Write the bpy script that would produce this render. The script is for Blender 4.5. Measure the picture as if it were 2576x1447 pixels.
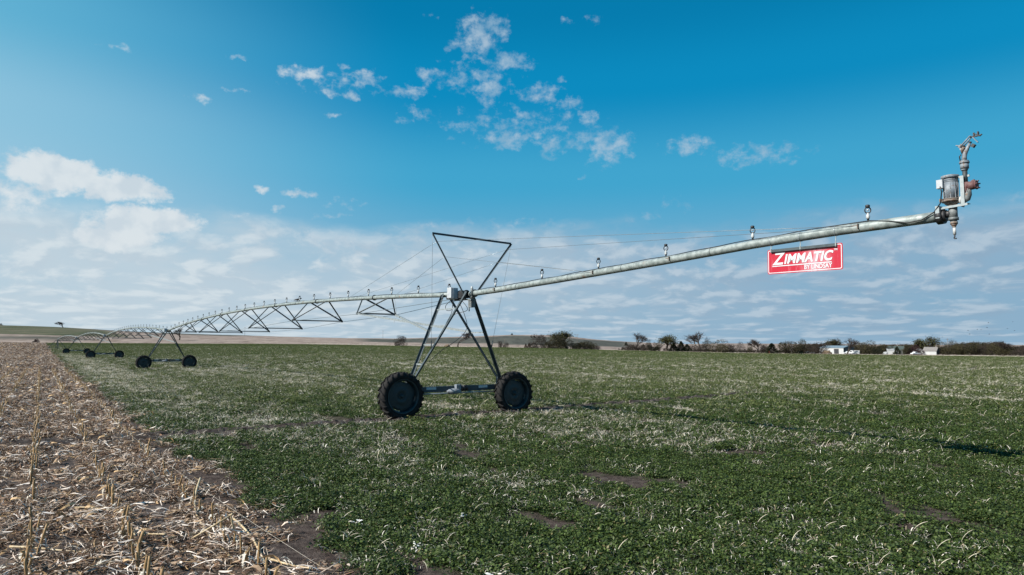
import bpy, bmesh, math, random
import numpy as np
from mathutils import Vector, Matrix, Quaternion, Euler
PI=math.pi; R=math.radians
random.seed(7); rng=np.random.default_rng(11)
scn=bpy.context.scene; COL=scn.collection
for o in list(bpy.data.objects): bpy.data.objects.remove(o)

# ------------------------------------------------------------------ camera
CAMZ=2.25
cd=bpy.data.cameras.new('camera'); cam=bpy.data.objects.new('camera',cd); COL.objects.link(cam)
cd.sensor_width=36; cd.lens=36*1717/2576; cd.clip_start=.1; cd.clip_end=30000
pitch=math.atan((866-723.5)/1717)
cam.matrix_world=Matrix.Translation((0,0,CAMZ))@Euler((PI/2+pitch,0,0)).to_matrix().to_4x4()@Matrix.Rotation(.002,4,'Z')
scn.camera=cam
scn.render.resolution_x=1024; scn.render.resolution_y=575

# ------------------------------------------------------------------ light and sky
SUNV=Vector((-1.2,-.58,1.0)).normalized()
SUN_EL=math.asin(SUNV.z); SUN_AZ=math.atan2(SUNV.x,SUNV.y)
ld=bpy.data.lights.new('sun','SUN'); ld.energy=5.0; ld.angle=R(.5); ld.color=(1,.955,.88)
sun=bpy.data.objects.new('sun',ld); COL.objects.link(sun)
sun.rotation_euler=SUNV.to_track_quat('Z','Y').to_euler(); sun.location=(-30,-20,40)
scn.view_settings.view_transform='Standard'; scn.view_settings.look='None'
scn.view_settings.exposure=.70; scn.view_settings.gamma=1

class NT:
    """tiny helper to write node trees"""
    def __init__(s,nt): s.nt=nt; s.N=nt.nodes; s.L=nt.links
    def n(s,t,**k):
        o=s.N.new(t)
        for a,v in k.items(): setattr(o,a,v)
        return o
    def set(s,sock,v):
        if isinstance(v,bpy.types.NodeSocket): s.L.new(v,sock)
        elif v is not None: sock.default_value=v
    def m(s,op,a,b=None,c=None,clamp=False):
        o=s.n('ShaderNodeMath',operation=op); o.use_clamp=clamp
        s.set(o.inputs[0],a); s.set(o.inputs[1],b)
        if c is not None: s.set(o.inputs[2],c)
        return o.outputs[0]
    def v(s,op,a,b=None):
        o=s.n('ShaderNodeVectorMath',operation=op); s.set(o.inputs[0],a); s.set(o.inputs[1],b)
        return o.outputs['Value'] if op in('DOT_PRODUCT','LENGTH','DISTANCE') else o.outputs[0]
    def mix(s,f,a,b,mode='MIX'):
        o=s.n('ShaderNodeMix',data_type='RGBA',blend_type=mode); o.clamp_factor=True
        s.set(o.inputs[0],f); s.set(o.inputs[6],a); s.set(o.inputs[7],b); return o.outputs[2]
    def ss(s,x,a,b,lo=0.,hi=1.):
        o=s.n('ShaderNodeMapRange',interpolation_type='SMOOTHSTEP'); s.set(o.inputs[0],x)
        for i,v in enumerate((a,b,lo,hi)): o.inputs[i+1].default_value=v
        return o.outputs[0]
    def noise(s,vec,scale,detail=4,rough=.5,w=None,out=0,dist=0.):
        o=s.n('ShaderNodeTexNoise'); s.set(o.inputs['Vector'],vec)
        o.inputs['Scale'].default_value=scale; o.inputs['Detail'].default_value=detail; o.inputs['Roughness'].default_value=rough
        o.inputs['Distortion'].default_value=dist
        return o.outputs[out]
    def xyz(s,v):
        o=s.n('ShaderNodeSeparateXYZ'); s.set(o.inputs[0],v); return o.outputs
    def cxyz(s,x,y,z):
        o=s.n('ShaderNodeCombineXYZ'); s.set(o.inputs[0],x); s.set(o.inputs[1],y); s.set(o.inputs[2],z); return o.outputs[0]

CL=[(-2.74,25.11,1.9,1.32,1),(-1.53,25.86,1.21,0.41,0.8),(-4.1,24.05,1.37,0.53,0.8),(-3.58,23.23,0.96,0.24,0.8),(-0.31,23.06,1.72,0.54,1),(-2.2,22.14,1.37,0.43,0.8),(-4.42,21.63,1.2,0.46,0.8),(-17.3,21.27,1.88,0.44,1),(-12.81,21.25,1.57,0.48,0.9),(-15.52,19.76,0.89,0.3,0.8),(-13.75,19.97,0.52,0.42,0.9),(-14.84,18.36,0.7,0.24,0.6),(-14.29,22.25,0.65,0.18,0.5),(-22.5,21.58,0.65,0.17,0.7),(-30.64,20.87,1.02,0.21,0.6),(-24.92,18.31,0.68,0.34,0.8),(-22.71,19.45,0.88,0.17,0.5),(-8.81,20.54,1.27,0.43,0.9),(-7.15,21.99,1.18,0.42,0.7),(-8.11,18.72,1.68,0.56,0.45),(-2.09,20.92,1.03,0.86,1),(2.43,20.46,1.54,0.68,0.9),(4.15,21.5,0.51,0.24,0.7),(5.06,19.73,1.19,0.43,0.9),(6.51,18.66,0.84,0.56,0.9),(4.82,18.86,0.51,0.31,0.6),(0.38,20.63,0.69,0.25,0.6),(-2.01,18.74,1.54,0.31,0.7),(0.72,18.6,1.03,0.44,0.8),(-0.47,17.02,1.87,0.7,0.9),(2.09,17.17,1.53,0.51,0.8),(3.45,16.36,0.85,0.8,0.8),(8.16,16.24,1.84,1.21,0.95),(5.82,16.79,1.35,0.64,0.8),(9.17,16.99,1.16,0.31,0.7),(14.87,16.1,1.91,0.62,0.85),(20.11,14.92,2.85,0.76,0.75),(6.91,26.15,0.85,0.34,0.5),(4.86,25.86,0.41,0.17,0.6),(-7.38,26.19,0.68,0.17,0.5),(-20.39,12.06,0.6,0.28,0.9),(-17.65,11.88,1.69,0.28,0.9),(-19.14,10.53,0.6,0.19,0.6),(-15.12,10.38,1.26,0.22,0.6),(-14.04,11.46,1.27,0.38,0.4),(6.14,13.96,0.67,0.16,0.6),(-21.8,9.95,0.73,0.18,0.5),(-36.77,12.52,1.09,0.53,0.5),(13.66,11.37,1.44,0.45,0.4),(11.06,10.41,1.46,0.32,0.5),(36.92,9.84,1.08,0.79,0.4),(-34,11.72,3.5,1.64,1.3),(-30.31,11.2,3.54,1.19,1.2),(-36.22,10.47,1.76,1.33,1),(-28.42,9.07,3.92,1.23,1.2),(-30.16,7.85,2.27,0.75,0.8),(-15.07,8.21,4.08,1.28,0.7),(-6.99,9.6,2.99,0.46,0.5),(-0.28,10.02,5.38,0.6,0.45),(30.74,7.4,6.22,1.15,0.5),(0.04,17.97,6.8,1.9,0.5),(-3.74,21.65,4.44,1.52,0.45),(6.49,16.93,4.03,1.58,0.5),(-14.74,20.73,4.17,1.19,0.4)]

wd=bpy.data.worlds.new('World'); scn.world=wd; wd.use_nodes=True
wd.node_tree.nodes.clear(); T=NT(wd.node_tree)
sky=T.n('ShaderNodeTexSky',sky_type='NISHITA'); sky.sun_disc=False; sky.sun_elevation=SUN_EL; sky.sun_rotation=SUN_AZ
sky.air_density=1.0; sky.dust_density=.6; sky.ozone_density=2.0
tc=T.n('ShaderNodeTexCoord'); D=T.v('NORMALIZE',tc.outputs['Generated'])
dx,dy,dz=T.xyz(D)
az=T.m('MULTIPLY',T.m('ARCTAN2',dx,dy),180/PI); el=T.m('MULTIPLY',T.m('ARCSINE',dz),180/PI)
P0=T.cxyz(az,el,0.)
# ragged outlines: move the lookup point with two octaves of noise
def warp(P,sc,amp,ax,ay):
    nc=T.noise(P,sc,5,.62,out=1)
    return T.v('ADD',P,T.v('MULTIPLY',T.v('SUBTRACT',nc,(.5,.5,.5)),(amp*ax,amp*ay,0)))
P1=warp(P0,.55,2.6,1.,.6)
best=None
for (cx,cy,rx,ry,st) in CL:
    if st>=1.2 or (rx>1.9 and cx<-30): st=2.3
    q=T.v('MULTIPLY',T.v('SUBTRACT',P1,(cx,cy,0)),(1/(rx*(1.45 if rx<3 else 1.12)),1/(ry*(1.6 if rx<3 else 1.02)),0))
    b=T.m('MULTIPLY_ADD',T.v('DOT_PRODUCT',q,q),-st,st)
    best=b if best is None else T.m('MAXIMUM',best,b)
fine=T.noise(T.v('MULTIPLY',P0,(1,1.25,1)),1.0,8,.62)
dens=T.m('ADD',T.m('MAXIMUM',best,-1.),T.m('MULTIPLY',T.m('SUBTRACT',fine,.56),3.0))
blob=T.ss(dens,.0,1.25)
# low deck of broken stratocumulus seen in perspective; second lookup towards the sun lights the heads
ly=T.m('MULTIPLY',T.m('LOGARITHM',T.m('ADD',T.m('MAXIMUM',el,0.),1.3),2.71828),3.4); lx=T.m('MULTIPLY',az,.21)
wl=T.noise(T.v('MULTIPLY',P0,(.1,.3,1)),1.,3,.5)
pv=T.cxyz(T.m('ADD',lx,T.m('MULTIPLY',wl,1.5)),ly,0.); pv2=T.v('ADD',pv,(-.12,.26,0.))
n1=T.noise(pv,1.45,7,.55); n2=T.noise(pv2,1.45,5,.5)
big=T.noise(T.v('MULTIPLY',P0,(.06,.20,1.)),1.,4,.55)
edge=T.m('ADD',el,T.m('MULTIPLY',T.m('SUBTRACT',T.noise(T.v('MULTIPLY',P0,(.5,1.4,1)),.17,5,.55),.5),5.5))
azl=T.ss(az,-34,30,0,1)
deckm=T.ss(edge,7.2,10.6,1,0)
veil=T.m('MULTIPLY',deckm,T.ss(big,.28,.58,.55,1.))
puffm=T.m('MULTIPLY',deckm,T.ss(T.m('ADD',n1,T.m('MULTIPLY',big,.3)),.55,.74))
lit=T.ss(T.m('SUBTRACT',n1,n2),-.10,.14)
# clear sky by height, one ramp for each side
def ramp(x,stops):
    r=T.n('ShaderNodeValToRGB'); T.set(r.inputs[0],x); e=r.color_ramp.elements
    while len(e)<len(stops): e.new(.5)
    for q,(p,c) in zip(e,stops): q.position=p; q.color=(*c,1)
    r.color_ramp.interpolation='EASE'; return r.outputs[0]
eln=T.m('DIVIDE',el,40.,clamp=True)
R_=ramp(eln,[(0,(3.0,5.1,7.0)),(.19,(1.75,4.95,7.4)),(.34,(.62,4.5,7.45)),(.52,(.02,3.1,6.3)),(.68,(0,2.4,5.1)),(1,(0,1.6,4.0))])
L_=ramp(eln,[(0,(5.0,7.2,8.7)),(.20,(4.3,7.0,8.8)),(.40,(3.3,6.6,8.7)),(.56,(1.6,5.5,8.0)),(.75,(.5,4.2,7.2)),(1,(0,2.6,5.2))])
tint=T.mix(T.ss(T.m('ADD',az,T.m('MULTIPLY',el,.35)),-38,0),L_,R_)
tint=T.mix(.02,tint,sky.outputs[0])
veilc=T.mix(azl,(6.2,7.6,8.6,1),(3.2,5.1,6.9,1))
pl=T.mix(azl,(7.9,8.9,9.5,1),(5.3,6.7,8.0,1)); pd=T.mix(azl,(6.1,7.4,8.4,1),(3.3,4.95,6.6,1))
full=T.mix(veil,tint,veilc)
full=T.mix(T.m('MULTIPLY',puffm,.9),full,T.mix(lit,pd,pl))
# upper cumulus: bright heads, greyer bases
f1=T.noise(P0,.5,4,.5); f2=T.noise(T.v('ADD',P0,(-.7,.8,0)),.5,4,.5)
lit2=T.ss(T.m('ADD',T.m('SUBTRACT',f1,f2),T.m('MULTIPLY',T.m('SUBTRACT',dens,.6),.04)),-.16,.16)
hiL=T.mix(lit2,(7.1,8.15,8.95,1),(8.5,9.25,9.7,1)); hiR=T.mix(lit2,(3.6,5.6,7.4,1),(5.6,7.0,8.3,1))
hi=T.mix(T.ss(az,-28,-4,0,1),hiL,hiR)
full=T.mix(T.m('MULTIPLY',blob,T.ss(az,-25,5,.95,.74)),full,hi)
bg=T.n('ShaderNodeBackground'); T.set(bg.inputs[0],full); bg.inputs[1].default_value=.0515
out=T.n('ShaderNodeOutputWorld'); T.L.new(bg.outputs[0],out.inputs[0])

# ------------------------------------------------------------------ materials
MAT={}
def principled(name,base=(.5,.5,.5),rough=.6,metal=0.,spec=None):
    m=bpy.data.materials.new(name); m.use_nodes=True; nt=NT(m.node_tree); b=m.node_tree.nodes['Principled BSDF']
    b.inputs['Base Color'].default_value=(*base,1); b.inputs['Roughness'].default_value=rough; b.inputs['Metallic'].default_value=metal
    if spec is not None: b.inputs['Specular IOR Level'].default_value=spec
    MAT[name]=m; return m,nt,b
def vary(name,c1,c2,scale,rough=.6,metal=0.,detail=5,lo=.35,hi=.65,bump=0.,stretch=(1,1,1),c3=None,s3=3.,t3=(.58,.66),spec=None):
    c1,c2=[tuple(v*.84 for v in c) for c in(c1,c2)]; c3=c3 and tuple(v*.84 for v in c3)
    m,T,b=principled(name,c1,rough,metal,spec)
    tc=T.n('ShaderNodeTexCoord'); P=T.v('MULTIPLY',tc.outputs['Object'],stretch)
    n=T.noise(P,scale,detail,.6); c=T.mix(T.ss(n,lo,hi),(*c1,1),(*c2,1))
    if c3: c=T.mix(T.ss(T.noise(P,s3,6,.65),*t3),c,(*c3,1))
    T.set(b.inputs['Base Color'],c)
    T.set(b.inputs['Roughness'],T.ss(n,.2,.8,max(rough-.12,.05),min(rough+.12,1)))
    if bump:
        bp=T.n('ShaderNodeBump'); bp.inputs['Strength'].default_value=bump; bp.inputs['Distance'].default_value=.02
        T.set(bp.inputs['Height'],n); T.set(b.inputs['Normal'],bp.outputs[0])
    return m
vary('galv_pipe',(.33,.37,.36),(.17,.205,.20),9,.5,.1,6,bump=.12,stretch=(1,1,1),c3=(.24,.13,.07),s3=2.6,t3=(.62,.72))
vary('galv_light',(.36,.40,.41),(.24,.28,.29),14,.45,.25,5)
vary('galv_dark',(.026,.036,.040),(.050,.062,.066),7,.6,.1,5)
vary('frame_steel',(.034,.052,.062),(.064,.084,.094),9,.6,.1,5,c3=(.11,.13,.13),s3=4,t3=(.6,.7))
vary('rim_steel',(.012,.026,.032),(.022,.040,.048),5,.5,.2,5,c3=(.06,.08,.085),s3=9,t3=(.6,.75))
vary('tyre_rubber',(.010,.010,.011),(.028,.026,.025),6,.85,0,6,bump=.2,spec=.2)
vary('black_plastic',(.012,.012,.014),(.03,.03,.032),20,.55)
vary('white_plastic',(.6,.61,.6),(.42,.44,.44),18,.5)
vary('box_white',(.50,.52,.54),(.40,.43,.46),8,.45,c3=(.4,.38,.36),s3=30,t3=(.66,.76))
vary('old_paint',(.25,.28,.31),(.13,.16,.19),12,.6,0,7,c3=(.14,.10,.08),s3=22,t3=(.56,.64),bump=.2)
vary('rusty_iron',(.14,.09,.06),(.24,.215,.195),24,.75,0,6,bump=.3,c3=(.22,.09,.04),s3=15)
vary('cast_grey',(.11,.125,.125),(.20,.215,.215),14,.6,.1,6,bump=.2,c3=(.20,.10,.05),s3=12,t3=(.6,.7))
vary('faded_red',(.10,.035,.035),(.16,.095,.09),18,.7,0,6)
vary('wire',(.30,.33,.34),(.2,.22,.23),5,.4,.6)
vary('black_cable',(.012,.012,.013),(.02,.02,.02),5,.5)
vary('sticker',(.40,.50,.55),(.55,.6,.62),40,.5)
def sign_red():
    m,T,b=principled('sign_red',(.38,.008,.026),.38)
    tc=T.n('ShaderNodeTexCoord'); P=tc.outputs['Object']; x,y,z=T.xyz(P)
    runs=T.noise(T.v('MULTIPLY',P,(9,1,1.3)),2.2,6,.65)
    f=T.m('MULTIPLY',T.ss(runs,.52,.72),T.ss(T.noise(P,3.5,3),.45,.62,.1,.75))
    patch=T.m('MULTIPLY',T.ss(T.v('DISTANCE',T.v('MULTIPLY',P,(1,1,.8)),(.95,0,.10)),.08,.36,.9,0),T.ss(runs,.30,.55))
    T.set(b.inputs['Base Color'],T.mix(T.m('MAXIMUM',T.m('MULTIPLY',f,.7),patch),(.38,.008,.026,1),(.50,.29,.33,1)))
sign_red()
vary('sign_white',(.70,.72,.74),(.6,.62,.65),15,.45,c3=(.72,.45,.5),s3=9,t3=(.62,.75))
vary('stalk',(.40,.25,.11),(.17,.095,.04),16,.7,0,6,stretch=(1,1,.4),c3=(.60,.50,.34),s3=7,t3=(.5,.62))
vary('pale_stalk',(.62,.50,.32),(.45,.32,.17),14,.65,0,6,c3=(.28,.17,.08),s3=9,t3=(.6,.7))
vary('husk',(.74,.70,.62),(.55,.47,.36),20,.75)
vary('cob',(.32,.09,.05),(.20,.07,.04),60,.8,bump=.5)
vary('rust_rod',(.10,.06,.05),(.16,.09,.06),20,.8)

def attr_mat(name,rough=.7,var=.25,trans=0.,spec=.3):
    """surface colour taken from the object's own per-piece colours, with a little noise"""
    m,T,b=principled(name,(.5,.5,.5),rough,0,spec)
    a=T.n('ShaderNodeAttribute',attribute_name='col'); oi=T.n('ShaderNodeObjectInfo')
    tc=T.n('ShaderNodeTexCoord'); n=T.noise(tc.outputs['Object'],60,3)
    k=T.m('MULTIPLY',T.m('ADD',T.m('MULTIPLY',oi.outputs['Random'],var*2),1-var),T.m('ADD',T.m('MULTIPLY',n,.4),.8))
    kk=T.cxyz(k,k,k); c=T.v('MULTIPLY',a.outputs['Color'],kk)
    T.set(b.inputs['Base Color'],c)
    if trans:
        tr=T.n('ShaderNodeBsdfTranslucent'); T.set(tr.inputs[0],c); mx=T.n('ShaderNodeMixShader'); mx.inputs[0].default_value=trans
        T.L.new(b.outputs[0],mx.inputs[1]); T.L.new(tr.outputs[0],mx.inputs[2])
        T.L.new(mx.outputs[0],m.node_tree.nodes['Material Output'].inputs[0])
    return m
attr_mat('leafy',.55,.2,.2); attr_mat('dry_blade',.65,.15,.15); attr_mat('litter',.65,.2,.05); attr_mat('twigs',.85,.12,0,.15)

# ------------------------------------------------------------------ mesh helpers
class MB:
    def __init__(s): s.v=[]; s.f=[]; s.mi=[]; s.sm=[]
    def add(s,vs,fs,mi=0,sm=False):
        n=len(s.v); s.v.extend([tuple(v) for v in vs])
        for f in fs: s.f.append(tuple(i+n for i in f)); s.mi.append(mi); s.sm.append(sm)
    def box(s,c,size,M=None,mi=0):
        hx,hy,hz=[a/2 for a in size]; vs=[]
        for z in(-hz,hz):
            for x,y in((-hx,-hy),(hx,-hy),(hx,hy),(-hx,hy)):
                p=Vector((x,y,z)); p=(M@p if M else p)+Vector(c); vs.append(p)
        s.add(vs,[(0,3,2,1),(4,5,6,7),(0,1,5,4),(1,2,6,5),(2,3,7,6),(3,0,4,7)],mi)
    def frame(s,d,up=(0,0,1)):
        d=Vector(d).normalized(); u=Vector(up)
        if abs(d.dot(u))>.98: u=Vector((1,0,0))
        a=d.cross(u).normalized(); b=a.cross(d); return d,a,b
    def bar(s,p0,p1,w,h,up=(0,0,1),mi=0):
        p0=Vector(p0);p1=Vector(p1); d,a,b=s.frame(p1-p0,up)
        vs=[p+a*x*w/2+b*y*h/2 for p in(p0,p1) for x,y in((-1,-1),(1,-1),(1,1),(-1,1))]
        s.add(vs,[(0,1,2,3),(7,6,5,4),(0,4,5,1),(1,5,6,2),(2,6,7,3),(3,7,4,0)],mi)
    def angle(s,p0,p1,w,t=.006,up=(0,0,1),mi=0,flip=1):
        """L-section steel"""
        p0=Vector(p0);p1=Vector(p1); d,a,b=s.frame(p1-p0,up); a=a*flip
        pr=[(0,0),(w,0),(w,t),(t,t),(t,w),(0,w)]; c=w*.3
        vs=[p+a*(x-c)+b*(y-c) for p in(p0,p1) for x,y in pr]
        n=6; fs=[(i,(i+1)%n,(i+1)%n+n,i+n) for i in range(n)]+[(5,4,3,2,1,0),tuple(range(6,12))]
        if flip<0: fs=[f[::-1] for f in fs]
        s.add(vs,fs,mi)
    def tube(s,pts,r,n=10,mi=0,caps=True,sm=True):
        pts=[Vector(p) for p in pts]; m=len(pts); vs=[]; rr=r if hasattr(r,'__len__') else [r]*m
        d,a,b=s.frame(pts[1]-pts[0])
        for i,p in enumerate(pts):
            t=(pts[min(i+1,m-1)]-pts[max(i-1,0)]).normalized()
            a=(a-t*a.dot(t)).normalized(); b=t.cross(a)
            for k in range(n): an=2*PI*k/n; vs.append(p+(a*math.cos(an)+b*math.sin(an))*rr[i])
        fs=[(i*n+k,i*n+(k+1)%n,(i+1)*n+(k+1)%n,(i+1)*n+k) for i in range(m-1) for k in range(n)]
        s.add(vs,fs,mi,sm)
        if caps: s.add(vs[:n],[tuple(range(n))[::-1]],mi); s.add(vs[-n:],[tuple(range(n))],mi)
    def lathe(s,c,axis,prof,n=24,mi=0,sm=True,start=0.):
        """prof: (distance along axis, radius)"""
        c=Vector(c); d,a,b=s.frame(axis); vs=[]
        for h,r in prof:
            for k in range(n): an=start+2*PI*k/n; vs.append(c+d*h+(a*math.cos(an)+b*math.sin(an))*r)
        m=len(prof); s.add(vs,[(i*n+k,i*n+(k+1)%n,(i+1)*n+(k+1)%n,(i+1)*n+k) for i in range(m-1) for k in range(n)],mi,sm)
    def mesh(s,name,mats,bevel=0):
        me=bpy.data.meshes.new(name); me.from_pydata(s.v,[],s.f)
        for m in(mats if isinstance(mats,(list,tuple)) else [mats]): me.materials.append(MAT[m])
        me.polygons.foreach_set('material_index',s.mi); me.polygons.foreach_set('use_smooth',s.sm)
        bm=bmesh.new(); bm.from_mesh(me)
        bmesh.ops.remove_doubles(bm,verts=bm.verts,dist=1e-6)
        bmesh.ops.recalc_face_normals(bm,faces=bm.faces)
        bm.to_mesh(me); bm.free()
        me.update(); return me
    def obj(s,name,mats,parent=None,**k): return link(name,s.mesh(name,mats),parent,**k)
def link(name,data,parent=None,loc=None,rot=None,label=None,bevel=0):
    o=bpy.data.objects.new(name,data); COL.objects.link(o)
    if parent is not None: o.parent=parent
    if loc is not None: o.location=loc
    if rot is not None: o.rotation_euler=rot
    if label: o['label']=label
    if bevel:
        b=o.modifiers.new('bevel','BEVEL'); b.width=bevel; b.segments=2; b.limit_method='ANGLE'
    return o
def tag(o,label=None,cat=None,group=None,kind=None):
    if label: o['label']=label
    if cat: o['category']=cat
    if group: o['group']=group
    if kind: o['kind']=kind
    return o
def empty(name,loc=(0,0,0),rz=0,**k):
    o=link(name,None,None,loc,(0,0,rz)); o.empty_display_size=.2; return tag(o,**k)
def mesh_np(name,V,F,mats,cols=None,smooth=False):
    """fast mesh from numpy arrays; F is (n,3) or (n,4); cols per face"""
    me=bpy.data.meshes.new(name); nv,nf,k=len(V),len(F),F.shape[1]
    me.vertices.add(nv); me.vertices.foreach_set('co',np.ascontiguousarray(V,np.float32).ravel())
    me.loops.add(nf*k); me.loops.foreach_set('vertex_index',np.ascontiguousarray(F,np.int32).ravel())
    me.polygons.add(nf); me.polygons.foreach_set('loop_start',np.arange(0,nf*k,k,dtype=np.int32))
    me.polygons.foreach_set('use_smooth',np.full(nf,smooth))
    for m in(mats if isinstance(mats,(list,tuple)) else [mats]): me.materials.append(MAT[m])
    me.update(calc_edges=True)
    if cols is not None:
        a=me.color_attributes.new('col','FLOAT_COLOR','CORNER')
        c=np.ones((nf,k,4),np.float32); c[:,:,:3]=np.asarray(cols)[:,None,:]; a.data.foreach_set('color',c.ravel())
    me.validate(); return me

# ------------------------------------------------------------------ terrain
def hsh(ix,iy,seed):
    n=(ix*374761393+iy*668265263+seed*974634777)&0x7fffffff
    n=((n^(n>>13))*1274126177)&0x7fffffff
    return ((n^(n>>16))&0xffff)/65535.
def vnoise(x,y,seed=0):
    x=np.asarray(x,float);y=np.asarray(y,float); ix=np.floor(x).astype(np.int64);iy=np.floor(y).astype(np.int64)
    fx=x-ix;fy=y-iy; fx=fx*fx*(3-2*fx);fy=fy*fy*(3-2*fy)
    a=hsh(ix,iy,seed);b=hsh(ix+1,iy,seed);c=hsh(ix,iy+1,seed);d=hsh(ix+1,iy+1,seed)
    return (a*(1-fx)+b*fx)*(1-fy)+(c*(1-fx)+d*fx)*fy
def fbm(x,y,seed=0,oc=4):
    s=0;a=.5;t=0
    for i in range(oc): s=s+a*vnoise(x*2**i,y*2**i,seed+i*17); t+=a; a*=.5
    return s/t
# per direction s=X/Y: far field edge (Ye,ze), top of the bank (Y1,z1), crest of the hills behind (Yc,zc)
TS=np.array([-.95,-.75,-.663,-.575,-.50,-.459,-.38,-.30,-.237,-.20,-.17,-.108,-.0594,.0,.0454,.0705,.0961,.132,.170,.254,.314,.383,.53,.75,.95])
Ye=np.interp(TS,[-.75,-.459,-.226,.007,.1235,.30,.47,.75],[420,450,480,450,430,400,380,330])
ze=np.interp(TS,[-.75,-.459,-.34,-.226,-.08,.007,.1235,.30,.47,.75],[2.6,2.2,2.2,1.5,0.3,0,-1.3,-2.7,-3.3,-3.5])
Yb=np.interp(TS,[-.75,-.5,-.1,.2],[475,500,530,560])
zb=np.interp(TS,[-.75,-.663,-.575,-.50,-.44,-.226,.007,.1235,.30,.75],[8.4,7.7,6.6,4.6,3.2,3.0,1.2,-.9,-2.9,-3.4])
Yc=np.interp(TS,[-.55,-.46,-.2,-.1,.1,.17,.25],[750,800,800,900,900,1300,1600])
zc=np.array([24,21.2,19.3,15.5,13.6,12.9,11.3,9.6,8.7,8.6,8.4,10.6,12.0,14.2,13.9,13.6,11.1,8.9,7.2,3.2,5.2,4.6,3.2,2.6,2.6])
R0=np.array([-.5664,.8241]); P0v=np.array([.8241,.5664])      # along the planted rows / across them
PIV=np.array([-135.1,204.])
def ground(X,Y):
    X=np.asarray(X,float);Y=np.asarray(Y,float); Yp=np.maximum(Y,.5); s=np.clip(X/Yp,-.95,.95)
    ye=np.interp(s,TS,Ye);e=np.interp(s,TS,ze);yb=np.interp(s,TS,Yb);b=np.interp(s,TS,zb);yc=np.interp(s,TS,Yc);c=np.interp(s,TS,zc)
    lf=np.clip((-.25-s)/.2,0,1)
    zl=np.interp(Yp,[0,25,60,158,204],[0,0,-.265,-.25,.31]); zl=np.where(Yp>204,.31+(e-.31)*((Yp-204)/np.maximum(ye-204,1))**1.1,zl)
    zr=e*np.clip((Yp-35)/(ye-35),0,1)**1.15
    z=zl*lf+zr*(1-lf)
    t=np.clip((Yp-ye)/(yb-ye),0,1); zk=e+(b-e)*(t*t*(3-2*t)); z=np.where(Yp>ye,zk,z)
    t=np.clip((Yp-yb)/(yc-yb),0,1); zh=b+(c-b)*np.sin(t*PI/2)**1.1; z=np.where(Yp>yb,zh,z)
    z=np.where(Yp>yc,c-((Yp-yc)/260.)**2*6,z)
    amp=np.clip((Yp-ye)/60,0,1)
    z=z+amp*(fbm(X/23,Y/23,5)-.5)*np.where(Yp<yb,1.5,.7)*np.clip((.25-s)/.3,.15,1)
    z=z+.05*(fbm(X/3.1,Y/3.1,9)-.5)*np.clip((60-Yp)/50,0,1)
    return z
def gz(x,y): return float(ground(np.array([x]),np.array([y]))[0])
def dryness(X,Y):
    """share of dead grass standing in the crop, in drifts drawn out along the rows"""
    r=X*R0[0]+Y*R0[1]; o=X*P0v[0]+Y*P0v[1]
    n=fbm(r/16+3,o/2.6,21,5); n2=fbm(r/3,o/1.3,33,3)
    d=.22+(n-.5)*2.3+(n2-.5)*.9
    for c,w,a in((4.7,1.9,1.5),(11.6,1.1,.65),(14.8,1.9,.5),(32,1.5,.8),(45,2,.4),(60,3,.45),(80,3,.35)):
        d=d+a*np.exp(-(np.abs(o-c+1.2*(fbm(r/20,o*0+c,44,2)-.5))/w)**3)*np.clip((r+o*.2-(15 if c<9 else 0))/12,.0,1)
    rp=np.hypot(X-PIV[0],Y-PIV[1])
    for rt in(225.,):
        d=d+.5*np.exp(-((rp-rt-1.3)/.8)**2)
    return np.clip(d,0,1.3)
RT=[float(np.hypot(*(np.array(p)-PIV))) for p in((-1.6,21.48),(-34.24,68.12),(-67.2,113.3),(-100.8,158.9))]
def bare(X,Y):
    r=X*R0[0]+Y*R0[1]; o=X*P0v[0]+Y*P0v[1]
    n=fbm(r/1.5+7,o/.55,61,4)
    b=np.clip((n-.635)/.04,0,1)*np.clip(1.35-Y/30,0,1)
    edge=2.78+1.3*(fbm(r/.9,o*0,71,3)-.5)-.35*np.clip((r-9)/10,0,1)
    b=np.maximum(b,np.clip((edge-o)/.12,0,1))
    rp=np.hypot(X-PIV[0],Y-PIV[1])
    for q in RT: b=np.maximum(b,np.clip((.38-np.abs(rp-q))/.06,0,1)*(fbm(X/.8,Y/.8,77,3)>.22))
    return b
OB=2.25      # last stubble row ends here
def sb(Y): return (OB-P0v[1]*Y)/(P0v[0]*Y)
def fan(name,Ys,sl,sr,ns,mat,attrs,pw=1.):
    """sheet of ground: rows of constant Y, columns between two bearings"""
    u=np.linspace(0,1,ns); Yg=np.repeat(Ys[:,None],ns,1)
    lo=sl(Ys)[:,None]; hi=sr(Ys)[:,None]; S=lo+(hi-lo)*u[None,:]**pw
    if name in('verge','hill'):    # rows follow the field edge
        pass
    X=S*Yg; V=np.stack([X,Yg,ground(X,Yg)],-1).reshape(-1,3); ny=len(Ys)
    i=np.arange(ny-1)[:,None]*ns+np.arange(ns-1)[None,:]; i=i.ravel()
    F=np.stack([i,i+1,i+1+ns,i+ns],1); me=mesh_np(name,V,F,mat,smooth=True)
    for k,fn in attrs.items():
        a=me.attributes.new(k,'FLOAT','POINT'); a.data.foreach_set('value',np.asarray(fn(V[:,0],V[:,1]),np.float32))
    return tag(link(name,me),kind='structure')
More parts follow.
